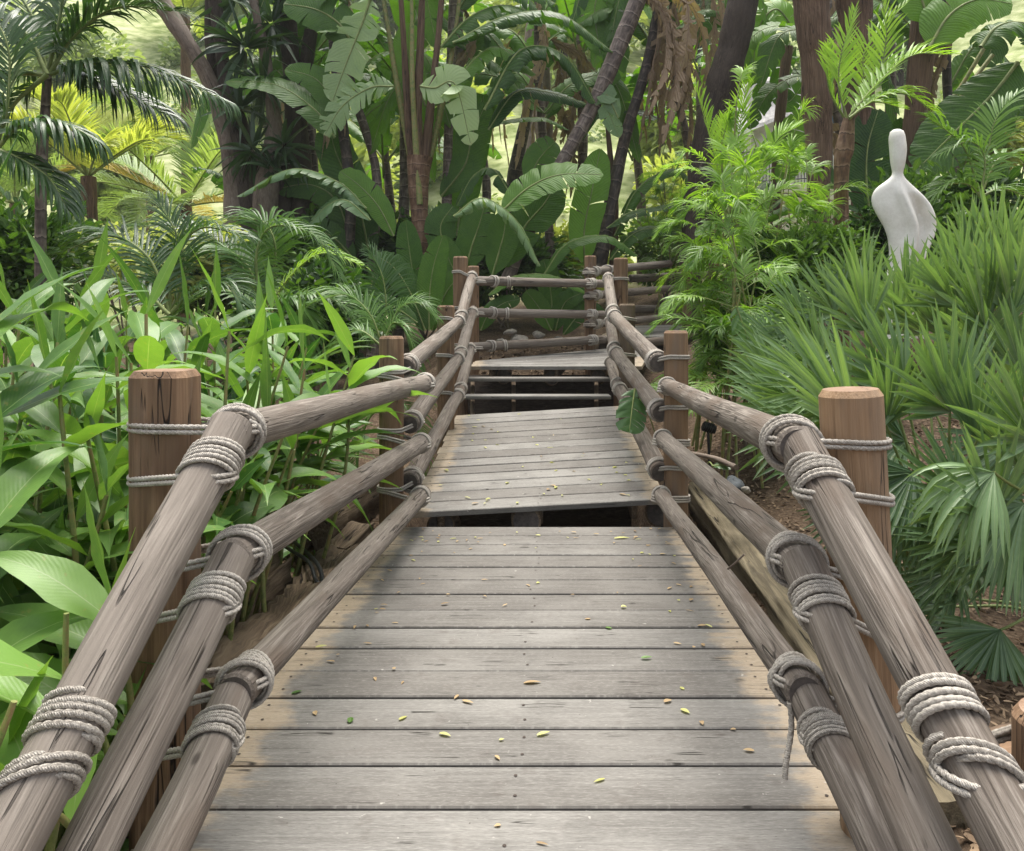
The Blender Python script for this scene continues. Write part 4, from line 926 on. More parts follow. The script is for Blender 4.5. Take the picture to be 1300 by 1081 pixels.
fanpalm('fan palm with the bright yellow green fan rising beside the near right post',(2.05,3.75),[
 (1088,555,3.5,128,.62,dict(t=.95,sp=.55,k=20,n=(.5,-.9,.2))),(1050,496,3.7,160,.46,dict(sp=.8,t=.7)),(1100,420,4.1,118,.50,dict(t=.55,sp=1.0)),
 (1206,523,3.6,112,.55,dict(t=.5)),(1150,500,3.9,140,.55,dict(t=.55)),(1060,560,3.7,195,.42,dict(t=.3)),(1090,590,3.6,170,.45,dict(t=.35)),
 (1160,600,3.5,215,.40,dict(t=.2)),(1190,640,3.4,280,.36,dict(t=.25)),(1110,490,4.2,110,.42,dict(t=.6)),(1240,560,3.5,60,.45,dict(t=.35)),
 (1150,560,4.0,175,.48,dict(t=.2)),(1180,500,4.2,80,.42,dict(t=.4)),(1230,640,3.3,330,.4,dict(t=.3)),(1000,520,4.4,165,.45,dict(t=.5)),(1040,470,4.5,135,.48,dict(t=.55)),(1010,545,4.0,180,.42,dict(t=.45)),(1030,520,4.0,150,.45,dict(t=.6)),(985,480,4.8,160,.42,dict(t=.6)),(1075,520,3.8,140,.5,dict(t=.7)),(1125,540,3.7,100,.42,dict(t=.4)),(1140,620,3.6,250,.4,dict(t=.2)),(1100,640,3.7,200,.36,dict(t=.25))],.58)
fanpalm('fan palm at the right edge with tall stiff fans reaching over the statue foot',(3.0,4.5),[
 (1251,420,4.2,112,.62,dict(t=.55,sp=1.0,n=(.5,-.8,.2))),(1285,400,4.3,90,.62,dict(t=.5)),(1215,390,4.6,108,.58,dict(t=.6)),(1175,425,4.8,112,.58,dict(t=.55)),(1150,395,5.4,80,.52,dict(t=.4)),
 (1260,470,4.1,150,.5,dict(t=.45)),(1300,480,4.0,60,.5,dict(t=.4)),(1230,700,3.8,140,.42,dict(t=.5)),(1245,440,4.3,100,.35,dict(sp=2.6,k=26,t=.7,n=(0,-1,.2))),
 (1320,400,4.6,100,.6,dict(t=.55)),(1135,425,5.0,105,.46,dict(t=.5)),(1290,560,4.1,200,.45,dict(t=.25)),(1270,620,4.0,250,.45,dict(t=.25)),(1200,430,4.7,85,.5,dict(t=.4))],.5)
fanpalm('low fan palm at the right edge with long drooping green blades over the mulch',(2.75,3.5),[
 (1262,600,3.0,215,.42,dict(t=.75,sp=.9,dr=1.6)),(1300,640,3.1,225,.45,dict(t=.55,dr=1.2)),(1290,700,3.2,170,.4,dict(t=.4)),(1235,690,3.3,185,.36,dict(t=.4)),
 (1310,560,3.2,120,.5,dict(t=.45)),(1225,640,3.3,150,.42,dict(t=.5)),(1260,660,3.1,110,.45,dict(t=.55)),(1215,720,3.5,200,.34,dict(t=.3)),(1270,800,3.3,230,.34,dict(t=.3)),(1200,770,3.6,150,.3,dict(t=.35)),(1300,600,3.4,80,.5,dict(t=.4)),(1260,740,3.4,80,.38,dict(t=.3)),(1230,760,3.5,110,.3,dict(t=.35)),(1290,760,3.3,60,.36,dict(t=.4))],.45)
fanpalm('fan palm in the second row behind the others left of the statue',(2.6,6.0),[
 (1060,400,5.6,130,.5,dict(t=.4)),(1090,370,5.8,110,.55,dict(t=.4)),(1030,420,5.5,150,.5,dict(t=.45)),(1010,460,5.3,165,.5,dict(t=.4)),(1110,400,5.9,115,.42,dict(t=.35)),(1070,440,5.4,180,.5,dict(t=.3)),
 (985,455,5.6,150,.42,dict(t=.5)),(1165,395,5.9,85,.46,dict(t=.5))],.4)
fanpalm('fan palm in the second row behind the others right of the statue',(3.9,6.2),[
 (1230,340,5.8,110,.6,dict(t=.5)),(1260,330,5.9,90,.6,dict(t=.5)),(1290,350,5.7,70,.55,dict(t=.45)),(1225,380,5.7,95,.5,dict(t=.4)),(1300,400,5.5,40,.5,dict(t=.4)),(1240,400,5.4,150,.5,dict(t=.35)),(1215,350,6.0,75,.45,dict(t=.5))],.45)

# ---------------------------------------------------------------- big leaved banana grove
def bstand(label,base,trunks,leaves,cat='banana plant',name='banana_plant',group='big leaved banana plants behind the back railing',dead=()):
    b=np.asarray(base,float); r=thing(name,label,cat,b,group)
    for (pts,rad,mat) in trunks:
        m2=MB(); c=catmull(pts,44); tube(m2,c,np.interp(np.linspace(0,1,44),np.linspace(0,1,len(rad)),rad),14,0,.04); m2.build('trunk',M[mat],r)
    ll=[]
    for (pts,w,o) in leaves:
        if o.get('m')=='deadleaf':
            for q in range(3):
                a=U(.5,1.3)*(1 if q%2 else -1); o2=dict(o); o2['n']=(math.sin(a),-math.cos(a),.25); o2['h']=U(.9,1.5); sh=V(U(-.35,.35),U(-.4,.4),U(-.5,.2)); ll.append(([np.asarray(p_)+sh*(k_/3) for k_,p_ in enumerate(pts)],w*U(.45,.7),o2))
        else: o2=dict(o); o2['tn']=o.get('tn',.3)*1.5+.04; ll.append((pts,w,o2))
    for (pts,w,o) in ll:
        m2=MB(); mt=o.get('m','banana'); bleaf(m2,pts,w,o.get('h',.5),o.get('tn',.3),np.clip(o.get('t',.4)+U(-.08,.08),0,1),o.get('n'),pet=o.get('pet',.0),lean=o.get('lean',.3))
        m2.build('dead_leaf' if mt=='deadleaf' else 'leaf',[M[mt],M['deadrib'] if mt=='deadleaf' else M['bstem']],r)
    return r
G1=13.0
up=(0.,-1.,.25)
side=(.2,-.9,.5)
S=lambda l,Yd=G1:pp(l,Yd)
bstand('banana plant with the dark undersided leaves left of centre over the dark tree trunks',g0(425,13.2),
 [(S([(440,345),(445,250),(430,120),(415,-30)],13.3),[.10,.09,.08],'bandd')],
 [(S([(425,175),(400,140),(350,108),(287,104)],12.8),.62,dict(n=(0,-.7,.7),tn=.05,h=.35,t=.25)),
  (S([(440,150),(425,130),(400,100),(362,88)],12.9),.52,dict(n=up,tn=.05,h=.3,t=.3)),
  (S([(450,60),(430,30),(400,12),(360,5)],12.9),.75,dict(n=up,tn=.1,h=.4,t=.3)),
  (S([(470,0),(460,30),(440,80),(422,130)],12.6),.80,dict(n=up,tn=.45,h=.3,m='silver',t=.6,lean=.25)),
  (S([(500,110),(470,112),(435,135),(412,172)],12.5),.62,dict(n=up,tn=.7,h=.45,m='silver',t=.5,lean=.4)),
  (S([(465,265),(430,232),(370,215),(300,250)],12.4),.50,dict(n=(0,-.3,.9),tn=.5,h=.9,m='silver',t=.1)),
  (S([(470,280),(440,255),(415,262),(388,292)],12.3),.50,dict(n=(0,-.5,.9),tn=.2,h=.5,m='silver',t=.05)),
  (S([(500,300),(480,262),(455,235),(432,218)],12.6),.46,dict(n=up,tn=.05,h=.2,t=.7)),
  (S([(470,330),(455,260),(425,190),(420,150)],13.5),.7,dict(n=up,tn=.1,h=.3,t=.15)),
  (S([(450,330),(420,300),(380,290),(340,310)],13.2),.55,dict(n=up,tn=.15,h=.5,t=.15)),
  (S([(450,330),(430,260),(395,235),(350,240)],13.6),.6,dict(n=up,tn=.15,h=.5,t=.15)),
  (S([(420,0),(395,30),(380,60),(375,100)],14),.7,dict(n=up,tn=.2,h=.4,t=.2)),
 ])
bstand('tall fan shaped banana plant with green stalks spraying from one orange brown foot',g0(536,12.8),
 [(S([(536,350),(534,300),(531,240),(533,200)],12.8),[.10,.13,.17,.22],'bandbrown'),
  (S([(531,250),(520,170),(513,60),(505,-60)],12.8),[.09,.07,.05,.04],'fibre'),
  (S([(532,250),(530,150),(534,50),(538,-60)],12.75),[.10,.08,.06,.05],'fibre'),
  (S([(535,250),(545,150),(556,50),(566,-60)],12.8),[.10,.07,.05,.04],'fibre'),
  (S([(529,240),(508,130),(490,20),(478,-60)],12.9),[.06,.05,.035,.03],'gstem'),
  (S([(536,240),(560,140),(578,40),(590,-60)],12.9),[.06,.05,.035,.03],'gstem'),
  (S([(533,260),(524,120),(523,20),(520,-60)],12.65),[.05,.045,.03,.03],'gstem')],
 [(S([(533,110),(552,112),(578,108),(598,185)],12.2),.66,dict(n=(0,-1,.2),tn=.35,h=.25,m='silver',t=1.0)),
  (S([(540,135),(522,90),(518,60),(520,30)],13.0),.55,dict(n=up,tn=.05,h=.2,t=.75)),
  (S([(570,130),(590,90),(630,60),(680,95)],12.5),.62,dict(n=(0,-.5,.85),tn=.4,h=.9,t=.75)),
  (S([(560,60),(600,20),(650,8),(720,40)],12.8),.75,dict(n=(0,-.5,.85),tn=.4,h=.9,t=.3)),
  (S([(545,-10),(590,-40),(650,-30),(705,5)],12.9),.8,dict(n=(0,-.5,.85),tn=.3,h=.9,t=.3)),
  (S([(520,0),(480,-30),(430,-30),(385,20)],13),.8,dict(n=(0,-.5,.85),tn=.3,h=.8,t=.3)),
  (S([(575,55),(640,22),(710,18),(778,66)],12.4),.62,dict(n=(0,-.3,.95),tn=.4,h=1.1,t=.15)),
  (S([(560,250),(590,210),(600,170),(618,130)],13.3),.62,dict(n=up,tn=.05,h=.2,t=.3)),
 ])
bstand('banana plant with the slim violet grey ringed trunk left of centre',g0(566,13.4),
 [(S([(564,350),(567,260),(570,150),(577,-40)],13.4),[.10,.085,.08,.08],'band')],
 [(S([(615,140),(660,65),(715,70),(756,132)],12.3),.70,dict(n=(0,-.4,.9),tn=.35,h=1.1,t=.05)),
  (S([(620,165),(655,118),(700,118),(748,134)],12.6),.42,dict(n=(0,-.7,.7),tn=.1,h=.8,t=.05)),
  (S([(577,110),(600,75),(625,78),(660,115)],13.2),.6,dict(n=(0,-.4,.9),tn=.35,h=.9,t=.35)),
  (S([(580,300),(590,220),(600,160),(615,120)],13.8),.8,dict(n=up,tn=.05,h=.2,t=.3)),
  (S([(577,20),(610,-20),(660,-10),(700,30)],13.6),.8,dict(n=(0,-.4,.9),tn=.35,h=.9,t=.25)),
  (S([(620,160),(650,152),(690,150),(722,165)],13.0),.32,dict(n=(0,-.4,.9),tn=.2,h=.7,t=.4)),
 ])
bstand('leaning banana plant whose long bare trunk slants up to the right across the centre',g0(640,12.4),
 [(S([(640,365),(668,300),(712,210),(760,120),(822,-30)],12.5),[.11,.10,.115,.12,.15],'band')],
 [(S([(820,-10),(850,20),(860,80),(845,150)],12.2),.75,dict(n=up,tn=1.5,h=1.0,m='deadleaf',t=.6)),
  (S([(830,-30),(875,0),(888,60),(880,130)],12.3),.7,dict(n=up,tn=1.5,h=.9,m='deadleaf',t=.8)),
  (S([(800,-20),(840,10),(835,90),(825,165)],12.6),.6,dict(n=up,tn=1.5,h=1.1,m='deadleaf',t=.3)),
  (S([(840,-40),(900,-10),(905,50),(890,110)],12.8),.6,dict(n=up,tn=1.5,h=1.0,m='deadleaf',t=.5)),
  (S([(812,10),(790,40),(780,80),(760,120)],13),.5,dict(n=up,tn=.3,h=.5,t=.4)),
  (S([(830,-20),(790,10),(775,60),(782,120)],13.6),.7,dict(n=up,tn=.3,h=.3,t=.75)),
  (S([(800,-40),(770,-20),(755,10),(762,70)],13.2),.75,dict(n=up,tn=.3,h=.3,t=.55)),
 ])
bstand('leaning banana plant with a dark trunk right of the bare slanting one',g0(760,12.9),
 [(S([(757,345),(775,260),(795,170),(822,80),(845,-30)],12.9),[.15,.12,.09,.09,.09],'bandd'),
  (S([(778,345),(781,260),(775,200),(770,150)],13.1),[.07,.06,.05,.03],'fibre')],
 [(S([(742,335),(742,290),(752,240),(762,190)],12.7),.62,dict(n=up,tn=.03,h=.12,t=.85)),
  (S([(780,300),(810,240),(860,215),(890,262)],12.8),.4,dict(n=(0,-.4,.9),tn=.3,h=.9,t=.2)),
  (S([(770,290),(800,270),(840,262),(880,250)],12.6),.35,dict(n=(0,-.4,.9),tn=.2,h=.8,t=.15)),
  (S([(785,150),(770,120),(772,140),(786,175)],12.4),.4,dict(n=up,tn=.3,h=.3,m='silver',t=.1)),
  (S([(830,60),(800,20),(770,10),(735,30)],13.2),.7,dict(n=(0,-.5,.9),tn=.4,h=.9,t=.3)),
  (S([(842,0),(870,-30),(920,-20),(960,40)],13.2),.7,dict(n=(0,-.5,.9),tn=.4,h=.9,t=.4)),
  (S([(775,330),(800,300),(830,290),(870,300)],12.6),.4,dict(n=(0,-.5,.9),tn=.1,h=.6,t=.2)),
  (S([(850,120),(868,90),(872,130),(862,180)],12.8),.5,dict(n=up,tn=.8,h=.7,m='deadleaf',t=.4)),
 ])
bstand('banana plant with short dark trunk and hanging dead brown leaves behind the centre',g0(655,15.5),
 [(S([(645,300),(655,215),(668,150),(685,90)],15.5),[.17,.15,.11,.09],'bandd'),
  (S([(700,300),(698,200),(694,110),(690,40)],16.5),[.10,.10,.09,.09],'greybark')],
 [(S([(690,60),(715,80),(715,130),(700,190)],15),.75,dict(n=up,tn=1.5,h=.9,m='deadleaf',t=.2)),
  (S([(700,50),(740,70),(735,120),(722,160)],15.2),.7,dict(n=up,tn=1.5,h=.9,m='deadleaf',t=.3)),
  (S([(680,100),(710,140),(718,180),(708,230)],15.1),.5,dict(n=up,tn=1.5,h=.9,m='deadleaf',t=.1)),
  (S([(660,40),(640,70),(632,130),(636,190)],15.6),.4,dict(n=up,tn=1.5,h=.9,m='deadleaf',t=.9)),
  (S([(685,90),(700,50),(740,40),(790,90)],15.5),.8,dict(n=(0,-.5,.9),tn=.4,h=.9,t=.3)),
  (S([(685,90),(650,40),(600,40),(560,90)],15.5),.8,dict(n=(0,-.5,.9),tn=.4,h=.9,t=.4)),
  (S([(685,90),(690,20),(720,-20),(760,-20)],15.7),.8,dict(n=(0,-.5,.9),tn=.4,h=.9,t=.6)),
 ])
bstand('low banana plant with long pale ribbed leaf and torn silvery leaf behind the back railing',g0(615,11.9),[],
 [(S([(636,270),(672,238),(712,222),(766,222)],11.7),.66,dict(n=(0,-.8,.6),tn=.12,h=.35,t=.6)),
  (S([(576,275),(612,252),(655,280),(686,338)],11.3),.52,dict(n=(0,-.2,1),tn=.5,h=1.15,m='silver',t=.25)),
  (S([(590,345),(600,310),(607,290),(615,262)],12.0),.62,dict(n=up,tn=.05,h=.2,t=.35)),
  (S([(625,350),(635,315),(640,295),(642,270)],11.9),.55,dict(n=up,tn=.05,h=.2,t=.4)),
  (S([(570,345),(562,310),(560,285),(575,262)],12.2),.55,dict(n=up,tn=.05,h=.2,t=.2)),
  (S([(640,340),(665,290),(690,260),(705,235)],12.3),.7,dict(n=up,tn=.05,h=.2,t=.3)),
  (S([(650,250),(625,215),(600,225),(580,262)],12.4),.5,dict(n=(0,-.4,.9),tn=.3,h=.8,t=.1)),
  (S([(672,235),(680,210),(690,195),(705,180)],12.8),.55,dict(n=up,tn=.05,h=.2,t=.35)),
  (S([(690,350),(720,310),(770,300),(810,325)],12.0),.4,dict(n=(0,-.4,.9),tn=.1,h=.7,t=.3)),
  (S([(620,375),(650,352),(700,350),(745,372)],11.6),.3,dict(n=(0,-.4,.9),tn=.1,h=.7,t=.5)),
  (S([(600,400),(585,360),(570,330),(560,300)],11.8),.45,dict(n=up,tn=.05,h=.3,t=.3)),
 ])
bstand('low banana plant with glossy dark leaves behind the far left corner posts',g0(545,11.0),[],
 [(S([(545,420),(545,380),(550,340),(562,300)],10.9),.42,dict(n=up,tn=.02,h=.2,t=.3)),
  (S([(540,420),(520,370),(500,340),(478,325)],10.9),.40,dict(n=up,tn=.02,h=.3,t=.15)),
  (S([(548,420),(560,385),(575,360),(600,345)],11.1),.38,dict(n=up,tn=.02,h=.2,t=.35)),
  (S([(540,420),(528,370),(520,320),(515,280)],11.3),.42,dict(n=up,tn=.05,h=.2,t=.2)),
  (S([(530,410),(500,390),(465,380),(440,400)],10.8),.36,dict(n=side,tn=.1,h=.5,t=.2))])
bstand('low banana plant with broad leaves beside the rocks behind the back railing',g0(720,12.3),[],
 [(S([(700,420),(690,400),(680,385),(668,370)],11.8),.36,dict(n=up,tn=.02,h=.2,t=.4)),
  (S([(705,420),(712,395),(722,380),(745,370)],11.9),.34,dict(n=up,tn=.02,h=.3,t=.2)),
  (S([(715,425),(735,400),(750,395),(770,405)],11.9),.32,dict(n=up,tn=.02,h=.2,t=.15)),
  (S([(700,420),(700,380),(695,350),(690,330)],12.3),.42,dict(n=up,tn=.05,h=.2,t=.15)),
  (S([(610,420),(620,400),(640,385),(660,380)],11.6),.3,dict(n=side,tn=.1,h=.5,t=.2))])
bstand('banana plant with a bright backlit leaf left of the brown fibrous trunk',g0(985,14.5),
 [(S([(985,330),(985,250),(990,150),(1000,60)],14.5),[.12,.1,.1],'fibre')],
 [(S([(1010,40),(985,12),(962,40),(955,105)],13.5),.80,dict(n=(0,-.8,.5),tn=.25,h=.5,t=1.0)),
  (S([(1010,60),(990,100),(1000,130),(1025,100)],15),.5,dict(n=up,tn=.3,h=.4,t=.2)),
  (S([(955,215),(985,185),(1005,165),(1022,140)],14),.5,dict(n=up,tn=.1,h=.3,t=.8)),
  (S([(990,240),(1000,215),(1015,190),(1035,175)],13.8),.5,dict(n=up,tn=.1,h=.3,t=.6)),
  (S([(1000,0),(1030,-40),(1080,-40),(1120,0)],14.5),.8,dict(n=(0,-.5,.9),tn=.4,h=.8,t=.5)),
  (S([(990,60),(960,80),(930,100),(900,150)],14.6),.6,dict(n=up,tn=.3,h=.4,t=.3))])
bstand('banana plant with huge dark leaves filling the space behind the white statue',g0(1160,11.4),
 [(S([(1150,330),(1152,240),(1165,120),(1180,-30)],11.4),[.14,.15,.17,.2],'fibre'),
  (S([(1150,250),(1175,190),(1215,130),(1260,70)],11.3),[.04,.035,.03],'gstem'),
  (S([(1148,250),(1180,170),(1220,110),(1250,60)],11.5),[.04,.035,.03],'gstem')],
 [(S([(1292,80),(1260,120),(1215,165),(1165,215)],10.8),.95,dict(n=(-.4,-1,.2),tn=.04,h=.25,t=.25)),
  (S([(1105,280),(1100,230),(1102,185),(1115,140)],11.0),.72,dict(n=up,tn=.03,h=.25,t=.12)),
  (S([(1120,290),(1135,240),(1150,200),(1145,150)],11.6),.7,dict(n=up,tn=.03,h=.25,t=.08)),
  (S([(1180,60),(1205,20),(1240,0),(1285,5)],10.8),.8,dict(n=(0,-.9,.4),tn=.15,h=.6,t=.8)),
  (S([(1180,30),(1170,-10),(1190,-40),(1230,-60)],11),.8,dict(n=up,tn=.15,h=.6,t=.5)),
  (S([(1245,60),(1265,35),(1295,30),(1330,60)],10.5),.8,dict(n=(0,-.5,.9),tn=.3,h=.9,t=.2)),
  (S([(1170,50),(1130,10),(1090,0),(1050,30)],11.6),.8,dict(n=(0,-.5,.9),tn=.3,h=.9,t=.35)),
  (S([(1150,300),(1180,280),(1215,285),(1240,310)],10.9),.5,dict(n=(0,-.5,.9),tn=.1,h=.7,t=.1)),
  (S([(1200,330),(1230,285),(1270,270),(1310,290)],10.9),.5,dict(n=(0,-.5,.9),tn=.1,h=.6,t=.2)),
  (S([(1190,300),(1180,260),(1165,240),(1145,225)],10.3),.5,dict(n=up,tn=.05,h=.2,t=.75,m='silver')),
  (S([(1060,240),(1035,205),(1030,195),(1015,215)],11),.5,dict(n=up,tn=.05,h=.4,t=.15)),
  (S([(1290,150),(1270,130),(1250,120),(1225,130)],12),.7,dict(n=up,tn=.15,h=.5,t=.3)),
  ])
bstand('banana plant with sunlit leaves at the top right corner',g0(1330,12.5),
 [(S([(1330,330),(1325,220),(1315,100),(1310,-20)],12.5),[.14,.13,.12,.1],'band')],
 [(S([(1310,0),(1280,-20),(1240,0),(1210,45)],12),.8,dict(n=(0,-.6,.8),tn=.3,h=.6,t=.9)),
  (S([(1310,60),(1300,30),(1270,40),(1250,85)],12),.7,dict(n=(0,-.6,.8),tn=.3,h=.8,t=.2)),
  (S([(1310,140),(1290,120),(1270,150),(1262,190)],12.2),.6,dict(n=(0,-.6,.8),tn=.3,h=.8,t=.5)),
  (S([(1320,20),(1350,0),(1390,20),(1410,80)],12.2),.7,dict(n=(0,-.6,.8),tn=.3,h=.8,t=.5))])
# generic banana plants deeper in the grove
def gbanana(label,px,Yd,H,nl,Lr,w,tint,tr=.12):
    b=g0(px,Yd); c=b+V(U(-.3,.3),U(-.2,.2),H)
    lv=[]
    for k in range(nl):
        az=k*2.4+U(-.3,.3); el=U(.35,1.25); h=V(math.cos(az),math.sin(az),0); d=h*math.cos(el)+Z3*math.sin(el); LL=Lr*U(.8,1.15)
        o=c+V(0,0,-U(0,.3)*H)
        lv.append(([o,o+d*LL*.4,o+d*LL*.75+V(0,0,-.10*LL),o+(d*LL)+h*.1*LL+V(0,0,-.38*LL*math.cos(el)-.05)],w,dict(tn=U(.05,.5),h=U(.3,.9),t=tint+U(-.2,.25),pet=.14,n=(h[0]*-.4,h[1]*-.4,1))))
    return bstand(label,b,[([b,(b+c)/2+V(.08,0,0),c],[tr,tr*.85,tr*.6],'band')],lv)
gbanana('banana plant in the shade behind the dark tree trunks',330,16.5,3.0,8,2.2,.6,.3)
gbanana('banana plant in the shade behind the spray of green stalks',500,16,4.0,9,2.4,.65,.35)
gbanana('banana plant deep in the grove behind the ringed violet trunk',590,18,4.2,8,2.3,.6,.4)
gbanana('banana plant deep in the grove right of the bare slanting trunk',815,17,3.6,8,2.2,.6,.5)
gbanana('banana plant deep in the grove behind the dead brown leaves',880,16,4.6,8,2.3,.6,.4)
gbanana('banana plant behind the statue toward the right edge',1240,15,3.0,8,2.2,.6,.4)
gbanana('banana plant behind the lime bamboo palm clump',950,12.5,1.6,8,1.5,.45,.3)
gbanana('short banana plant between the statue and the brown fibrous trunks',1060,10.5,.8,7,1.2,.4,.25)
gbanana('short banana plant low behind the far left corner posts',470,12.2,.9,8,1.3,.42,.25)
gbanana('short banana plant low behind the young palm left of centre',395,11.5,.8,8,1.3,.42,.2)
gbanana('tall banana plant reaching the top edge above the spray of green stalks',505,14.5,6.0,9,2.2,.6,.35)
gbanana('tall banana plant reaching the top edge above the slanting trunk',735,15.5,6.6,9,2.2,.6,.4)
gbanana('tall banana plant reaching the top edge above the statue',1120,14,6.4,9,2.4,.65,.4)
gbanana('tall banana plant reaching the top edge above the dark tree trunks',400,15.0,6.4,9,2.2,.6,.3)

for lb,px,Yd,ty in [('slim dark banana stem rising to the top edge left of the green stalks',470,13.6,-60),('slim dark banana stem rising to the top edge left of the slanting trunk',612,14.2,-60),
 ('slim dark banana stem rising to the top edge right of the slanting trunk',700,13.8,-60),('slim dark banana stem rising to the top edge beside the dark leaning trunk',868,13.4,-60),
 ('slim dark banana stem at the top between the brown fibrous trunks',1062,12.8,-60),('slim dark banana stem at the top behind the dark tree trunks',392,14.4,-60),('slim dark banana stem rising behind the white statue',1205,13.0,-60)]:
    x2=px+U(-30,30); lv=[]
    for q in range(7):
        yy=ty+U(0,230); s0=U(-1,1); dx=U(70,150)*(1 if q%2 else -1)
        lv.append((S([(x2+(px-x2)*(yy-ty)/400,yy),(x2+dx*.35,yy-U(20,60)),(x2+dx*.75,yy-U(10,40)),(x2+dx,yy+U(20,90))],Yd+U(-.7,.5)),U(.42,.7),dict(n=(0,-U(.2,1),.8),tn=U(.15,.5),h=U(.4,1.1),t=U(.05,.7))))
    lv.append((S([(x2,0),(x2+U(-15,15),50),(x2+U(-25,25),110),(x2+U(-25,25),190)],Yd-.4),.5,dict(n=up,tn=1.5,h=1.1,m='deadleaf',t=U(.2,.8))))
    bstand(lb,g0(px,Yd),[(S([(px,345),(px+U(-12,12),220),(x2,90),(x2,ty)],Yd),[.09,.08,.075,.07],'bandd' if px%2 else 'band')],lv)
# ---------------------------------------------------------------- trees with bark
def trunked(name,label,cat,base,limbs,extra=(),group='dark trunks standing among the palms'):
    r=thing(name,label,cat,base,group)
    for k,(pts,rad,mat) in enumerate(limbs):
        m2=MB(); c=catmull(pts,60); tube(m2,c,np.interp(np.linspace(0,1,60),np.linspace(0,1,len(rad)),rad),20,0,.05); m2.build('trunk' if k==0 else 'limb',M[mat],r)
    return r
def straps(r,c,n,L,W,tint,upb=.2,sq=1.):
    m2=MB(); d=rand_dirs(n,upb); blades(m2,np.asarray(c)+d*.06,d,rand_dirs(n,1.5),L*rng.uniform(.6,1.1,n),W,np.array([.6,.95,1,.9,.65,.3,.03]),rng.uniform(.2,1.6,n),.3,np.clip(tint+rng.normal(size=n)*.15,0,1)); m2.build('leaf_rosette',M['strap'],r)
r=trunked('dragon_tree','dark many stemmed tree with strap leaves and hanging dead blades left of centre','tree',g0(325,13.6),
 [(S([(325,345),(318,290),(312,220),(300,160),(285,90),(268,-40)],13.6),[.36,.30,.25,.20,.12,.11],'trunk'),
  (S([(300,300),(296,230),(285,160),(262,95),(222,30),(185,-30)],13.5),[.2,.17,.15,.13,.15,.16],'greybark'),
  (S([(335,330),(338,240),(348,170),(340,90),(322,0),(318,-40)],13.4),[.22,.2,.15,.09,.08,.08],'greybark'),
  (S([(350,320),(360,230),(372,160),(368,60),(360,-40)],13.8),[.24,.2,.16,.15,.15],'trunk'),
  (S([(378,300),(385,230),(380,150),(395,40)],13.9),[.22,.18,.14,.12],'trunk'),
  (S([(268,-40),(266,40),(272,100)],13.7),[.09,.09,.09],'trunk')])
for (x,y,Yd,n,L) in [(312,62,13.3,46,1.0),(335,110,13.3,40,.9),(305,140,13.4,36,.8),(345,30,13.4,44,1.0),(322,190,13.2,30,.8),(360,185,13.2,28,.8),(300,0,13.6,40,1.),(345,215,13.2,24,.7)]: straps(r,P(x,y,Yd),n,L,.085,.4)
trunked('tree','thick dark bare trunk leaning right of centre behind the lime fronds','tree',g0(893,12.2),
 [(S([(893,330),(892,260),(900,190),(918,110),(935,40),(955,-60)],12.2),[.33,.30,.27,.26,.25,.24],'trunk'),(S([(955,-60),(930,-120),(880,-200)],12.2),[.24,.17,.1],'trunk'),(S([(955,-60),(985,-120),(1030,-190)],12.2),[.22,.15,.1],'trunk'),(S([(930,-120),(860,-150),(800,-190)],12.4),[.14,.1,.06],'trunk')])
trunked('palm_trunk','tall brown fibrous palm trunk left of the glowing lime palm','palm trunk',g0(1040,10.8),
 [(S([(1042,330),(1040,240),(1037,120),(1030,0),(1022,-60)],10.8),[.15,.15,.20,.24,.25],'fibre')])
trunked('palm_trunk','tall brown fibrous palm trunk right behind the glowing lime palm','palm trunk',g0(1088,11.2),
 [(S([(1095,330),(1095,240),(1090,120),(1085,0),(1080,-60)],11.2),[.16,.16,.22,.24,.25],'fibre')])
r=trunked('tree','slender grey tree far back seen through the gap in the centre','tree',g0(672,24),
 [(S([(665,260),(672,180),(668,90),(680,-20)],24),[.2,.18,.15,.12],'greybark'),(S([(690,255),(688,190),(672,120)],24.5),[.15,.12,.1],'greybark')])

# canopy above the view, built as real trees behind and beside
def tree(label,base,H,rad,n,size,mat,tint,group,th=.25,name='tree',clumps=16):
    b=V(base[0],base[1],ground_at(base[0],base[1])); r=thing(name,label,'tree',b,group)
    c=b+V(0,0,H); m2=MB(); tube(m2,catmull([b+V(0,0,-.2),b+V(.1,.0,H*.5),c+V(0,0,rad[2]*.2)],20),np.linspace(th,th*.35,20),12,0,.05); m2.build('trunk',M['trunk'],r)
    for k in range(4):
        m3=MB(); a=U(0,6.28); e=c+V(math.cos(a)*rad[0]*.6,math.sin(a)*rad[1]*.6,rad[2]*U(-.1,.5)); s=b+V(.05,0,H*U(.45,.7)); tube(m3,catmull([s,(s+e)/2+V(0,0,.2),e],12),np.linspace(th*.4,th*.1,12),8); m3.build('limb',M['trunk'],r)
    m4=MB(); crown(m4,c,rad,n,size,clumps,tint); m4.build('crown',M[mat],r); return r
hg='trees on the hazy hillside'
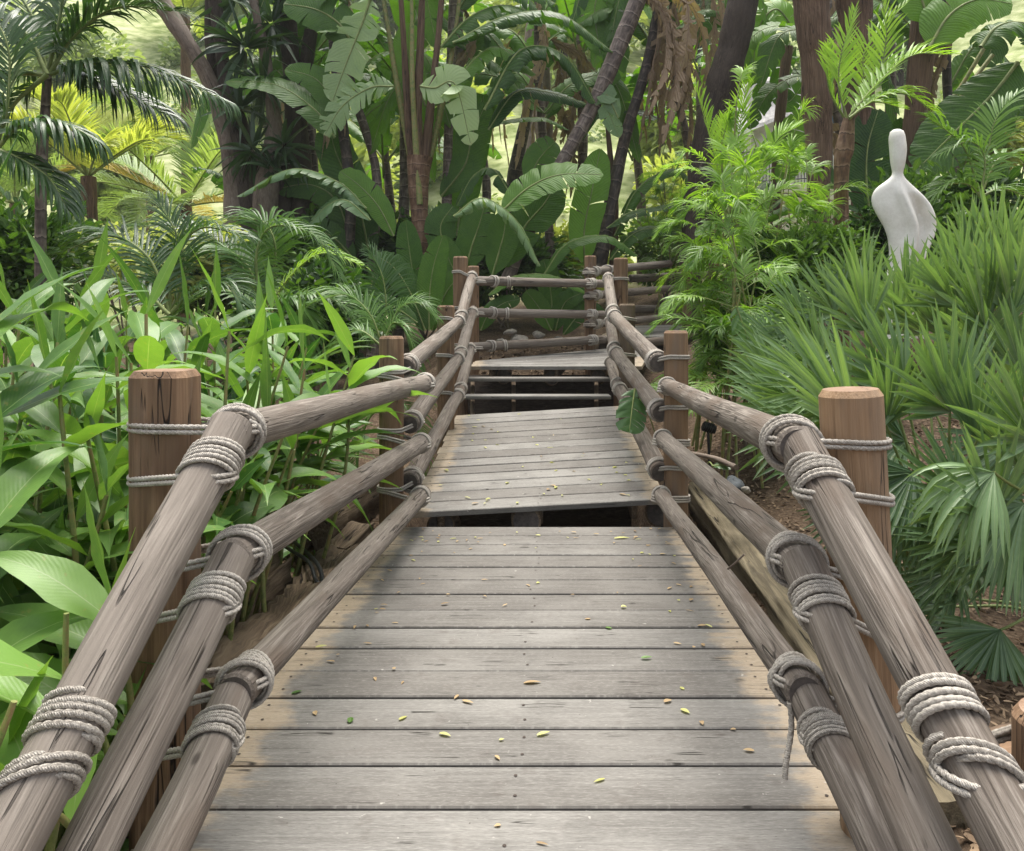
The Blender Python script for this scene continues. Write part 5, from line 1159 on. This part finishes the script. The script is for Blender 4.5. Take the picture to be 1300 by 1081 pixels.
hl=[(-4,34,'round pale tree low on the hillside left of the dark trunks'),(-13,40,'broad tree on the hillside at the left edge'),(-20,52,'tree high on the hillside at the far left'),(-9,56,'bluish tree on the hillside above the yellow palm'),(3,46,'lime tree on the hillside behind the centre gap'),(12,50,'tree on the hillside behind the dead brown leaves'),(-17,31,'bushy tree behind the pale palms at the left edge'),(22,44,'tree on the hillside beyond the white house'),(30,56,'tree high on the hillside at the far right'),(-28,66,'faint blue tree near the hilltop at the left'),(-14,74,'faint blue tree near the hilltop above the diagonal trunk'),(2,70,'faint tree near the hilltop behind the spray of stalks'),(16,72,'faint tree near the hilltop right of centre'),(-7,28,'lime bush like tree just behind the pale feather palm'),(7,31,'lime tree on the slope behind the ringed trunks'),(26,30,'leafy tree at the right edge behind the banana plants'),(-24,42,'wide tree at the left beyond the frame of palms')]
for q,(x,y,lb) in enumerate(hl):
    big=y>45; R=U(3.2,4.2)*(1.35 if big else .9)
    tree(lb,(x,y),R*.9,(R,R,R*.75),4200 if not big else 3800,.42 if not big else .62,'farlime' if q in(4,13,14,0) else 'far',U(.35,.8),hg,th=.3,clumps=26)
# scrub covering the far hillside
mS=MB(); nc=260
for q in range(nc):
    y=28+95*U(0,1)**1.2; x=U(-.85,.85)*y; R=U(1.2,2.8)*(y/45)**.5
    crown(mS,V(x,y,ground_at(x,y)+R*.35),(R,R,R*.8),int(330),.26*(y/35)**.7,6,U(.1,1.))
tag(mS.build('hillside_scrub',M['far'],loc=V(0,60,10)),'pale green scrub covering the hazy hillside','scrub',kind='stuff')
# shrubs
def shrub(label,px,py,Yd,rad,n,size,tint,mat='shrub',name='shrub',asp=.45):
    c=P(px,py,Yd); b=V(c[0],c[1],ground_at(c[0],c[1])); r=thing(name,label,'shrub',b,'leafy shrubs filling the beds')
    for k in range(5):
        m3=MB(); e=c+rand_dirs(1)[0]*V(*rad)*.6; tube(m3,catmull([b+V(U(-.1,.1),0,-.05),(b+e)/2+V(U(-.1,.1),0,0),e],12),np.linspace(.02,.006,12),6); m3.build('stem',M['greybark'],r)
    m4=MB(); crown(m4,c,rad,n,size,18,tint,asp=asp); m4.build('leaves',M[mat],r); return r
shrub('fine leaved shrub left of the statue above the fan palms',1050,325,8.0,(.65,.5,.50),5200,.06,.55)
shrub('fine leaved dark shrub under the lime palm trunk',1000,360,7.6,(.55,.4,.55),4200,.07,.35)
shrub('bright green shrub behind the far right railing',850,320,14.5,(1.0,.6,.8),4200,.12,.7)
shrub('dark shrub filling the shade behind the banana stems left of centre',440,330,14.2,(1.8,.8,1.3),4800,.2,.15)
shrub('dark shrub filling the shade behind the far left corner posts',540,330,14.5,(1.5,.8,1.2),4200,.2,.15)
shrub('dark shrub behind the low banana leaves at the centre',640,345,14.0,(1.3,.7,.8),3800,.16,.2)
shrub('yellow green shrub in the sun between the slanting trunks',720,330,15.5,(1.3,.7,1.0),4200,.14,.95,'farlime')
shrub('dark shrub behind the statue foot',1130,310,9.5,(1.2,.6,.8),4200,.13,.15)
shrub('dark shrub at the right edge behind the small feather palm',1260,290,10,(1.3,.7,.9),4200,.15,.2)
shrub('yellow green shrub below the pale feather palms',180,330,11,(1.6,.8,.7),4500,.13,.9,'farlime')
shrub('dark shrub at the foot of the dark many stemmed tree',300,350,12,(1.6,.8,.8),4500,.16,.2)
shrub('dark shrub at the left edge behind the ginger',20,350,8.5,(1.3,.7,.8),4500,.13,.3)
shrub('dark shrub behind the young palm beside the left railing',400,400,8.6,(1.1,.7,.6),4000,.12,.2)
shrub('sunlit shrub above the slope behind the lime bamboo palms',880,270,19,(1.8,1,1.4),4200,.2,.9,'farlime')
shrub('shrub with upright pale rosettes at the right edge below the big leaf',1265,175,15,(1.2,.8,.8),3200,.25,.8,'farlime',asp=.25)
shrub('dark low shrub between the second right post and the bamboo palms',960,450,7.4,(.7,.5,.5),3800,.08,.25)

# split leaf hanging over the lowest right rail
def monstera(label,c,d,n,L,W,tint,base,group='split leaf vine leaves'):
    r=thing('split_leaf_vine',label,'vine leaf',base,group); m2=MB(); c=np.asarray(c); d=nz(np.asarray(d,float))
    n=np.asarray(n,float)
    bleaf(m2,[c,c+d*L*.5,c+d*L+V(0,0,-.02)],W,.25,.42,tint,n,lean=.45); m2.build('leaf',[M['mono'],M['bstem']],r)
    m3=MB(); tube(m3,catmull([base,(np.asarray(base)+c)/2+V(0,0,.05),c],16),[.005]*16,6); m3.build('stalk',M['bstem'],r); return r
monstera('dark split leaf hanging down over the lowest right rail onto the tilted deck',P(806,494,6.0),P(798,552,5.8)-P(806,494,6.0),(.1,-1,.5),.36,.27,.4,P(835,560,6.6))
monstera('pale split leaf among the stems behind the near fan palm',P(935,390,6.2),V(.3,-.2,-1),(.1,-1,.3),.34,.26,.9,P(940,470,6.6))
monstera('split leaf lying on the mulch left of the near right post',P(905,592,5.4),V(.5,-.3,.1),(0,-.5,1),.13,.1,.7,P(895,600,5.6))

# ---------------------------------------------------------------- statue
def statue():
    Yd=7.3; sx=Yd/F; r=thing('statue','white abstract bird like statue with a long rounded neck standing among the fan palms','statue',g0(1143,Yd))
    rows=[(165,1134,1143,.9),(166.5,1131,1146,.95),(170,1129.5,1148,1),(178,1129,1149,1),(190,1130,1150.5,1),(205,1131,1149,1),(215,1132.5,1147,1),(221,1134,1145,.9),(226,1130.5,1148,.6),(232,1122,1154,.4),(239,1112,1162,.28),(247,1107,1171,.22),(256,1106,1179,.2),(264,1108,1184,.2),(275,1114,1188,.22),(288,1122,1189,.24),(302,1127,1186,.28),(320,1129,1178,.34),(340,1128,1170,.4),(360,1122,1166,.55),(390,1120,1166,.6),(430,1112,1174,.6)]
    m2=MB(); n=40; th=np.linspace(0,2*PI,n,endpoint=False); V_=[]; ys=np.array([q[0] for q in rows])
    yy=np.linspace(165,430,110); xl=np.interp(yy,ys,[q[1] for q in rows]); xr=np.interp(yy,ys,[q[2] for q in rows]); dp=np.interp(yy,ys,[q[3] for q in rows])
    k=np.array([1,2,3,2,1])/9; 
    for a in (xl,xr,dp): a[2:-2]=np.convolve(a,k,'valid')
    for y,a,b,d in zip(yy,xl,xr,dp):
        cx=(a+b)/2; rx=(b-a)/2; x=cx+rx*np.cos(th); dd=rx*d*np.sin(th)
        body=np.clip((y-225)/25,0,1)
        # central spine ridge and hollow between body and wing on the viewer's side
        u=np.cos(th); fr=np.clip(-np.sin(th),0,1)
        ridge=fr*(np.exp(-((u-.05)/.16)**2)*6-np.exp(-((u-.55)/.22)**2)*20*np.clip((y-245)/30,0,1))*body
        V_.append(np.stack([(x-CX)*sx,np.full(n,Yd)+(dd-ridge)*sx,np.full(n,CZ+(HY-y)*sx)],-1))
    v=np.array(V_); K=len(v); i=np.arange(K-1)[:,None]*n; j=np.arange(n)[None]; j2=(j+1)%n
    m2.add(v,np.stack([i+j,i+j2,i+n+j2,i+n+j],-1).reshape(-1,4)); m2.add(np.vstack([v[0],v[0].mean(0)[None]+V(0,0,.003)]),np.stack([np.arange(n),(np.arange(n)+1)%n,np.full(n,n)],-1))
    m2.build('body',M['white'],r)
statue()

# ---------------------------------------------------------------- house, fence and wall up the slope
Yh=24.0
h=thing('house','white house with a pale shingled roof partly seen through the trunks at the upper right','house',g0(1030,Yh))
x0=P(955,0,Yh)[0]; x1=P(1100,0,Yh)[0]; zb=ground_at(9,Yh)-1; zt=P(0,150,Yh)[2]+1.2
m2=MB(); box(m2,V((x0+x1)/2,Yh+2.2,(zb+zt)/2),x1-x0,4.2,zt-zb,bev=.02); m2.build('wall',M['stucco'],h)
rz=P(0,178,Yh)[2]; rt=P(0,60,Yh)[2]
M['shingle']=plain('pale_wood_shingles',(.28,.27,.26),(.55,.53,.51),9,.85,.8,.03)
m2=MB(); vq=np.array([[x0-.6,Yh-.5,rz],[P(1022,0,Yh)[0],Yh-.5,rz+.9],[P(1022,0,Yh)[0],Yh+2.2,rt+.4],[x0-.3,Yh+2.2,rt]])
vq=np.vstack([vq,vq+V(0,.05,.12)]); m2.add(vq,[(0,1,2,3),(7,6,5,4),(0,4,5,1),(1,5,6,2),(2,6,7,3),(3,7,4,0)]); m2.build('roof',M['shingle'],h,smooth=False)
for (a,b,c,d) in [(1018,1030,115,160),(1046,1062,118,158)]:
    wn=MB(); p0=P(a,d,Yh); p1=P(b,c,Yh); cc=(p0+p1)/2+V(0,.06,0); w_,h_=p1[0]-p0[0],p1[2]-p0[2]
    for q in (-1,1): box(wn,cc+V(q*w_/2,0,0),.06,.10,h_+.12); box(wn,cc+V(0,0,q*h_/2),w_-.06,.09,.06)
    box(wn,cc,.04,.08,h_-.06); fo=wn.build('window',M['stucco'],h)
    gn=MB(); box(gn,cc+V(0,.02,0),w_-.05,.05,h_-.05); gn.build('pane',M['glass'],fo)
wl=MB(); bw=P(860,242,20.5); ew=P(1100,228,21.5)
for lay in range(7):
    x=bw[0]
    while x<ew[0]:
        w_=U(.25,.6); f=(x-bw[0])/(ew[0]-bw[0]); y=bw[1]+(ew[1]-bw[1])*f; zz=bw[2]+(ew[2]-bw[2])*f
        box(wl,V(x+w_/2,y,zz-.14-lay*.27),w_-.02,.4,.25,bev=.03); x+=w_
tag(wl.build('stone_wall',plain('pale_limestone',(.42,.37,.30),(.68,.64,.57),3,.9,.5,.03),smooth=False),'low dry wall of pale stone blocks under the metal fence up the slope','stone wall')
fz=thing('metal_fence','black metal picket fence standing on the pale stone wall up the slope','fence',bw)
for zz in (.12,.92):
    m2=MB(); tube(m2,np.array([bw+V(0,0,zz),ew+V(0,0,zz)]),[.018,.018],6); m2.build('bar',M['black'],fz)
for k in range(60):
    f=k/59; p=bw*(1-f)+ew*f; m2=MB(); tube(m2,np.array([p+V(0,0,.0),p+V(0,0,1.0)]),[.012,.012],5); m2.build('picket',M['black'],fz)

# ---------------------------------------------------------------- leaves fallen on the boards
def deckz(x,y):
    if y<5.28: return .002
    fl=P(529,651,5.30); fr_=P(832,634,5.62); bl=P(589,527,8.15); br=P(784,515,8.55)
    nn=nz(np.cross(fr_-fl,bl-fl)); return fl[2]-(nn[0]*(x-fl[0])+nn[1]*(y-fl[1]))/nn[2]+.003
def fallen(name,label,x,y,L,W,mat,tint,az,curl=.15,group='leaves fallen on the deck'):
    z=deckz(x,y); m2=MB(); d=V(math.cos(az),math.sin(az),U(-.02,.10)); blades(m2,[[x-math.cos(az)*L/2,y-math.sin(az)*L/2,z+.004]],d,(U(-.15,.15),U(-.15,.15),1),L,W,PR_N,U(.05,.25),U(.1,.6),tint,0,hi=True)
    return tag(m2.build(name,M[mat]),label,'leaf',group)
def onpx(px,py): y_=CZ*F/(py-HY); return (px-CX)/F*y_,y_
for (px,py,L,W,mt,t,az,lb) in [(676,869,.085,.03,'dry',.6,.1,'broad curled brown leaf near the middle of the foreground deck'),(594,893,.06,.02,'dry',.9,-.5,'slim tan leaf lower left of the broad brown leaf'),(445,916,.045,.028,'midpalm',.6,1.6,'small round green leaf at the lower left of the deck'),(565,935,.055,.022,'dryy',.7,-.4,'yellow green leaf near the bottom edge left of centre'),(690,934,.06,.022,'dryy',.8,.4,'yellow green leaf near the bottom edge right of centre'),(848,892,.045,.025,'dry',.8,.5,'tan leaf standing on edge right of the deck middle'),(870,905,.05,.025,'dryy',1.,-.9,'pale yellow crumpled leaf by the lower right of the deck'),(773,799,.04,.024,'midpalm',.9,-.4,'light green leaf on the seventh board right of centre'),(821,837,.06,.024,'midpalm',.7,.1,'green leaf beside the right rail side of the deck'),(377,881,.05,.03,'midpalm',.3,.6,'dark green leaf by the lowest left rail'),(408,823,.06,.024,'dryy',.5,.2,'olive leaf on the pale left margin'),(790,684,.14,.03,'dryy',.9,.3,'long pale leaf lying across the far boards'),(512,913,.05,.02,'dryy',.4,.9,'twisted green leaf near the lower left'),(792,772,.035,.028,'dryy',1.,0,'small round yellow leaf on the right half')]:
    x,y=onpx(px,py); fallen('fallen_leaf',lb,x,y,L*.8,W*.8,mt,t,az)
for k in range(105):
    y=2.05+(5.25-2.05)*U(0,1)**.75; s=U(0,1)
    if U(0,1)<.55: s=(U(0,.13) if U(0,1)<.5 else U(.86,1))
    if k>80: y=U(4.9,5.26)
    x=ln(y)+.06+(rn(y)-ln(y)-.12)*s; mt=['dry','dry','dryy','dry'][int(U(0,4))]
    fallen('fallen_leaf','small shrivelled leaf scrap scattered on the foreground deck',x,y,U(.013,.045),U(.008,.018),mt,U(.2,1),U(0,6.28),group='leaf scraps on the foreground deck')
for k in range(70):
    f=U(.02,.98); s=U(.02,.98); fl=P(529,651,5.30); fr_=P(832,634,5.62); bl=P(589,527,8.15); br=P(784,515,8.55)
    p=(fl*(1-s)+fr_*s)*(1-f)+(bl*(1-s)+br*s)*f
    fallen('fallen_leaf','small pale leaf scrap scattered on the tilted middle deck',p[0],p[1],U(.02,.065),U(.012,.028),['dry','dryy','dryy'][int(U(0,3))],U(.3,1),U(0,6.28),group='leaf scraps on the middle deck')
# humid air that pales the hillside
hz=MB(); box(hz,V(0,66,58),230,176,122,bev=.1)
hm=bpy.data.materials.new('humid_air'); hm.use_nodes=True; _n=hm.node_tree; _n.nodes.clear(); _o=_n.nodes.new('ShaderNodeOutputMaterial'); _v=_n.nodes.new('ShaderNodeVolumePrincipled')
_v.inputs['Color'].default_value=(.93,.96,.97,1); _v.inputs['Density'].default_value=HAZE; _v.inputs['Anisotropy'].default_value=.2; _n.links.new(_v.outputs[0],_o.inputs['Volume'])
hz=hz.build('haze',hm,loc=V(0,66,58)); tag(hz,kind='stuff')
hz['label']='thin pale humid air filling the garden and the hillside'; hz['category']='haze'

# ================================================================ LIGHT, CAMERA
sc=bpy.context.scene
cam=bpy.data.cameras.new('camera'); co=bpy.data.objects.new('camera',cam); col.objects.link(co); sc.camera=co
co.location=(0,0,CZ); co.rotation_euler=(PI/2,0,0); cam.sensor_fit='HORIZONTAL'; cam.sensor_width=36; cam.lens=F/1300*36
cam.shift_y=-(540.5-HY)/1300; cam.clip_start=.05; cam.clip_end=1000
w=bpy.data.worlds.new('World'); sc.world=w; w.use_nodes=True; nt=w.node_tree; nt.nodes.clear()
sky=nt.nodes.new('ShaderNodeTexSky'); sky.sky_type='NISHITA'; sky.sun_disc=False; bg=nt.nodes.new('ShaderNodeBackground'); wo=nt.nodes.new('ShaderNodeOutputWorld')
EL=math.radians(SUN_EL); AZ=math.radians(SUN_AZ)   # AZ measured clockwise from +Y
sky.sun_elevation=EL; sky.sun_rotation=AZ; sky.air_density=1.0; sky.dust_density=3.0; sky.ozone_density=1
hs=nt.nodes.new('ShaderNodeHueSaturation'); hs.inputs['Saturation'].default_value=SKYSAT; nt.links.new(sky.outputs[0],hs.inputs['Color']); nt.links.new(hs.outputs[0],bg.inputs[0]); bg.inputs[1].default_value=SKY; nt.links.new(bg.outputs[0],wo.inputs[0])
sl=bpy.data.lights.new('sun','SUN'); so=bpy.data.objects.new('sun',sl); col.objects.link(so); sl.energy=SUN; sl.angle=math.radians(SUN_ANG); sl.color=(1,.95,.86)
from mathutils import Vector
d=Vector((math.sin(AZ)*math.cos(EL),math.cos(AZ)*math.cos(EL),math.sin(EL))); so.rotation_euler=d.to_track_quat('Z','Y').to_euler(); so.location=d*30
sc.view_settings.view_transform='Standard'; sc.view_settings.look='None'; sc.view_settings.exposure=EXPO; sc.view_settings.gamma=1
sc.cycles.max_bounces=8; sc.cycles.diffuse_bounces=4; sc.cycles.transmission_bounces=6; sc.cycles.transparent_max_bounces=4
for o in bpy.data.objects:
    if '_o' in o: del o['_o']
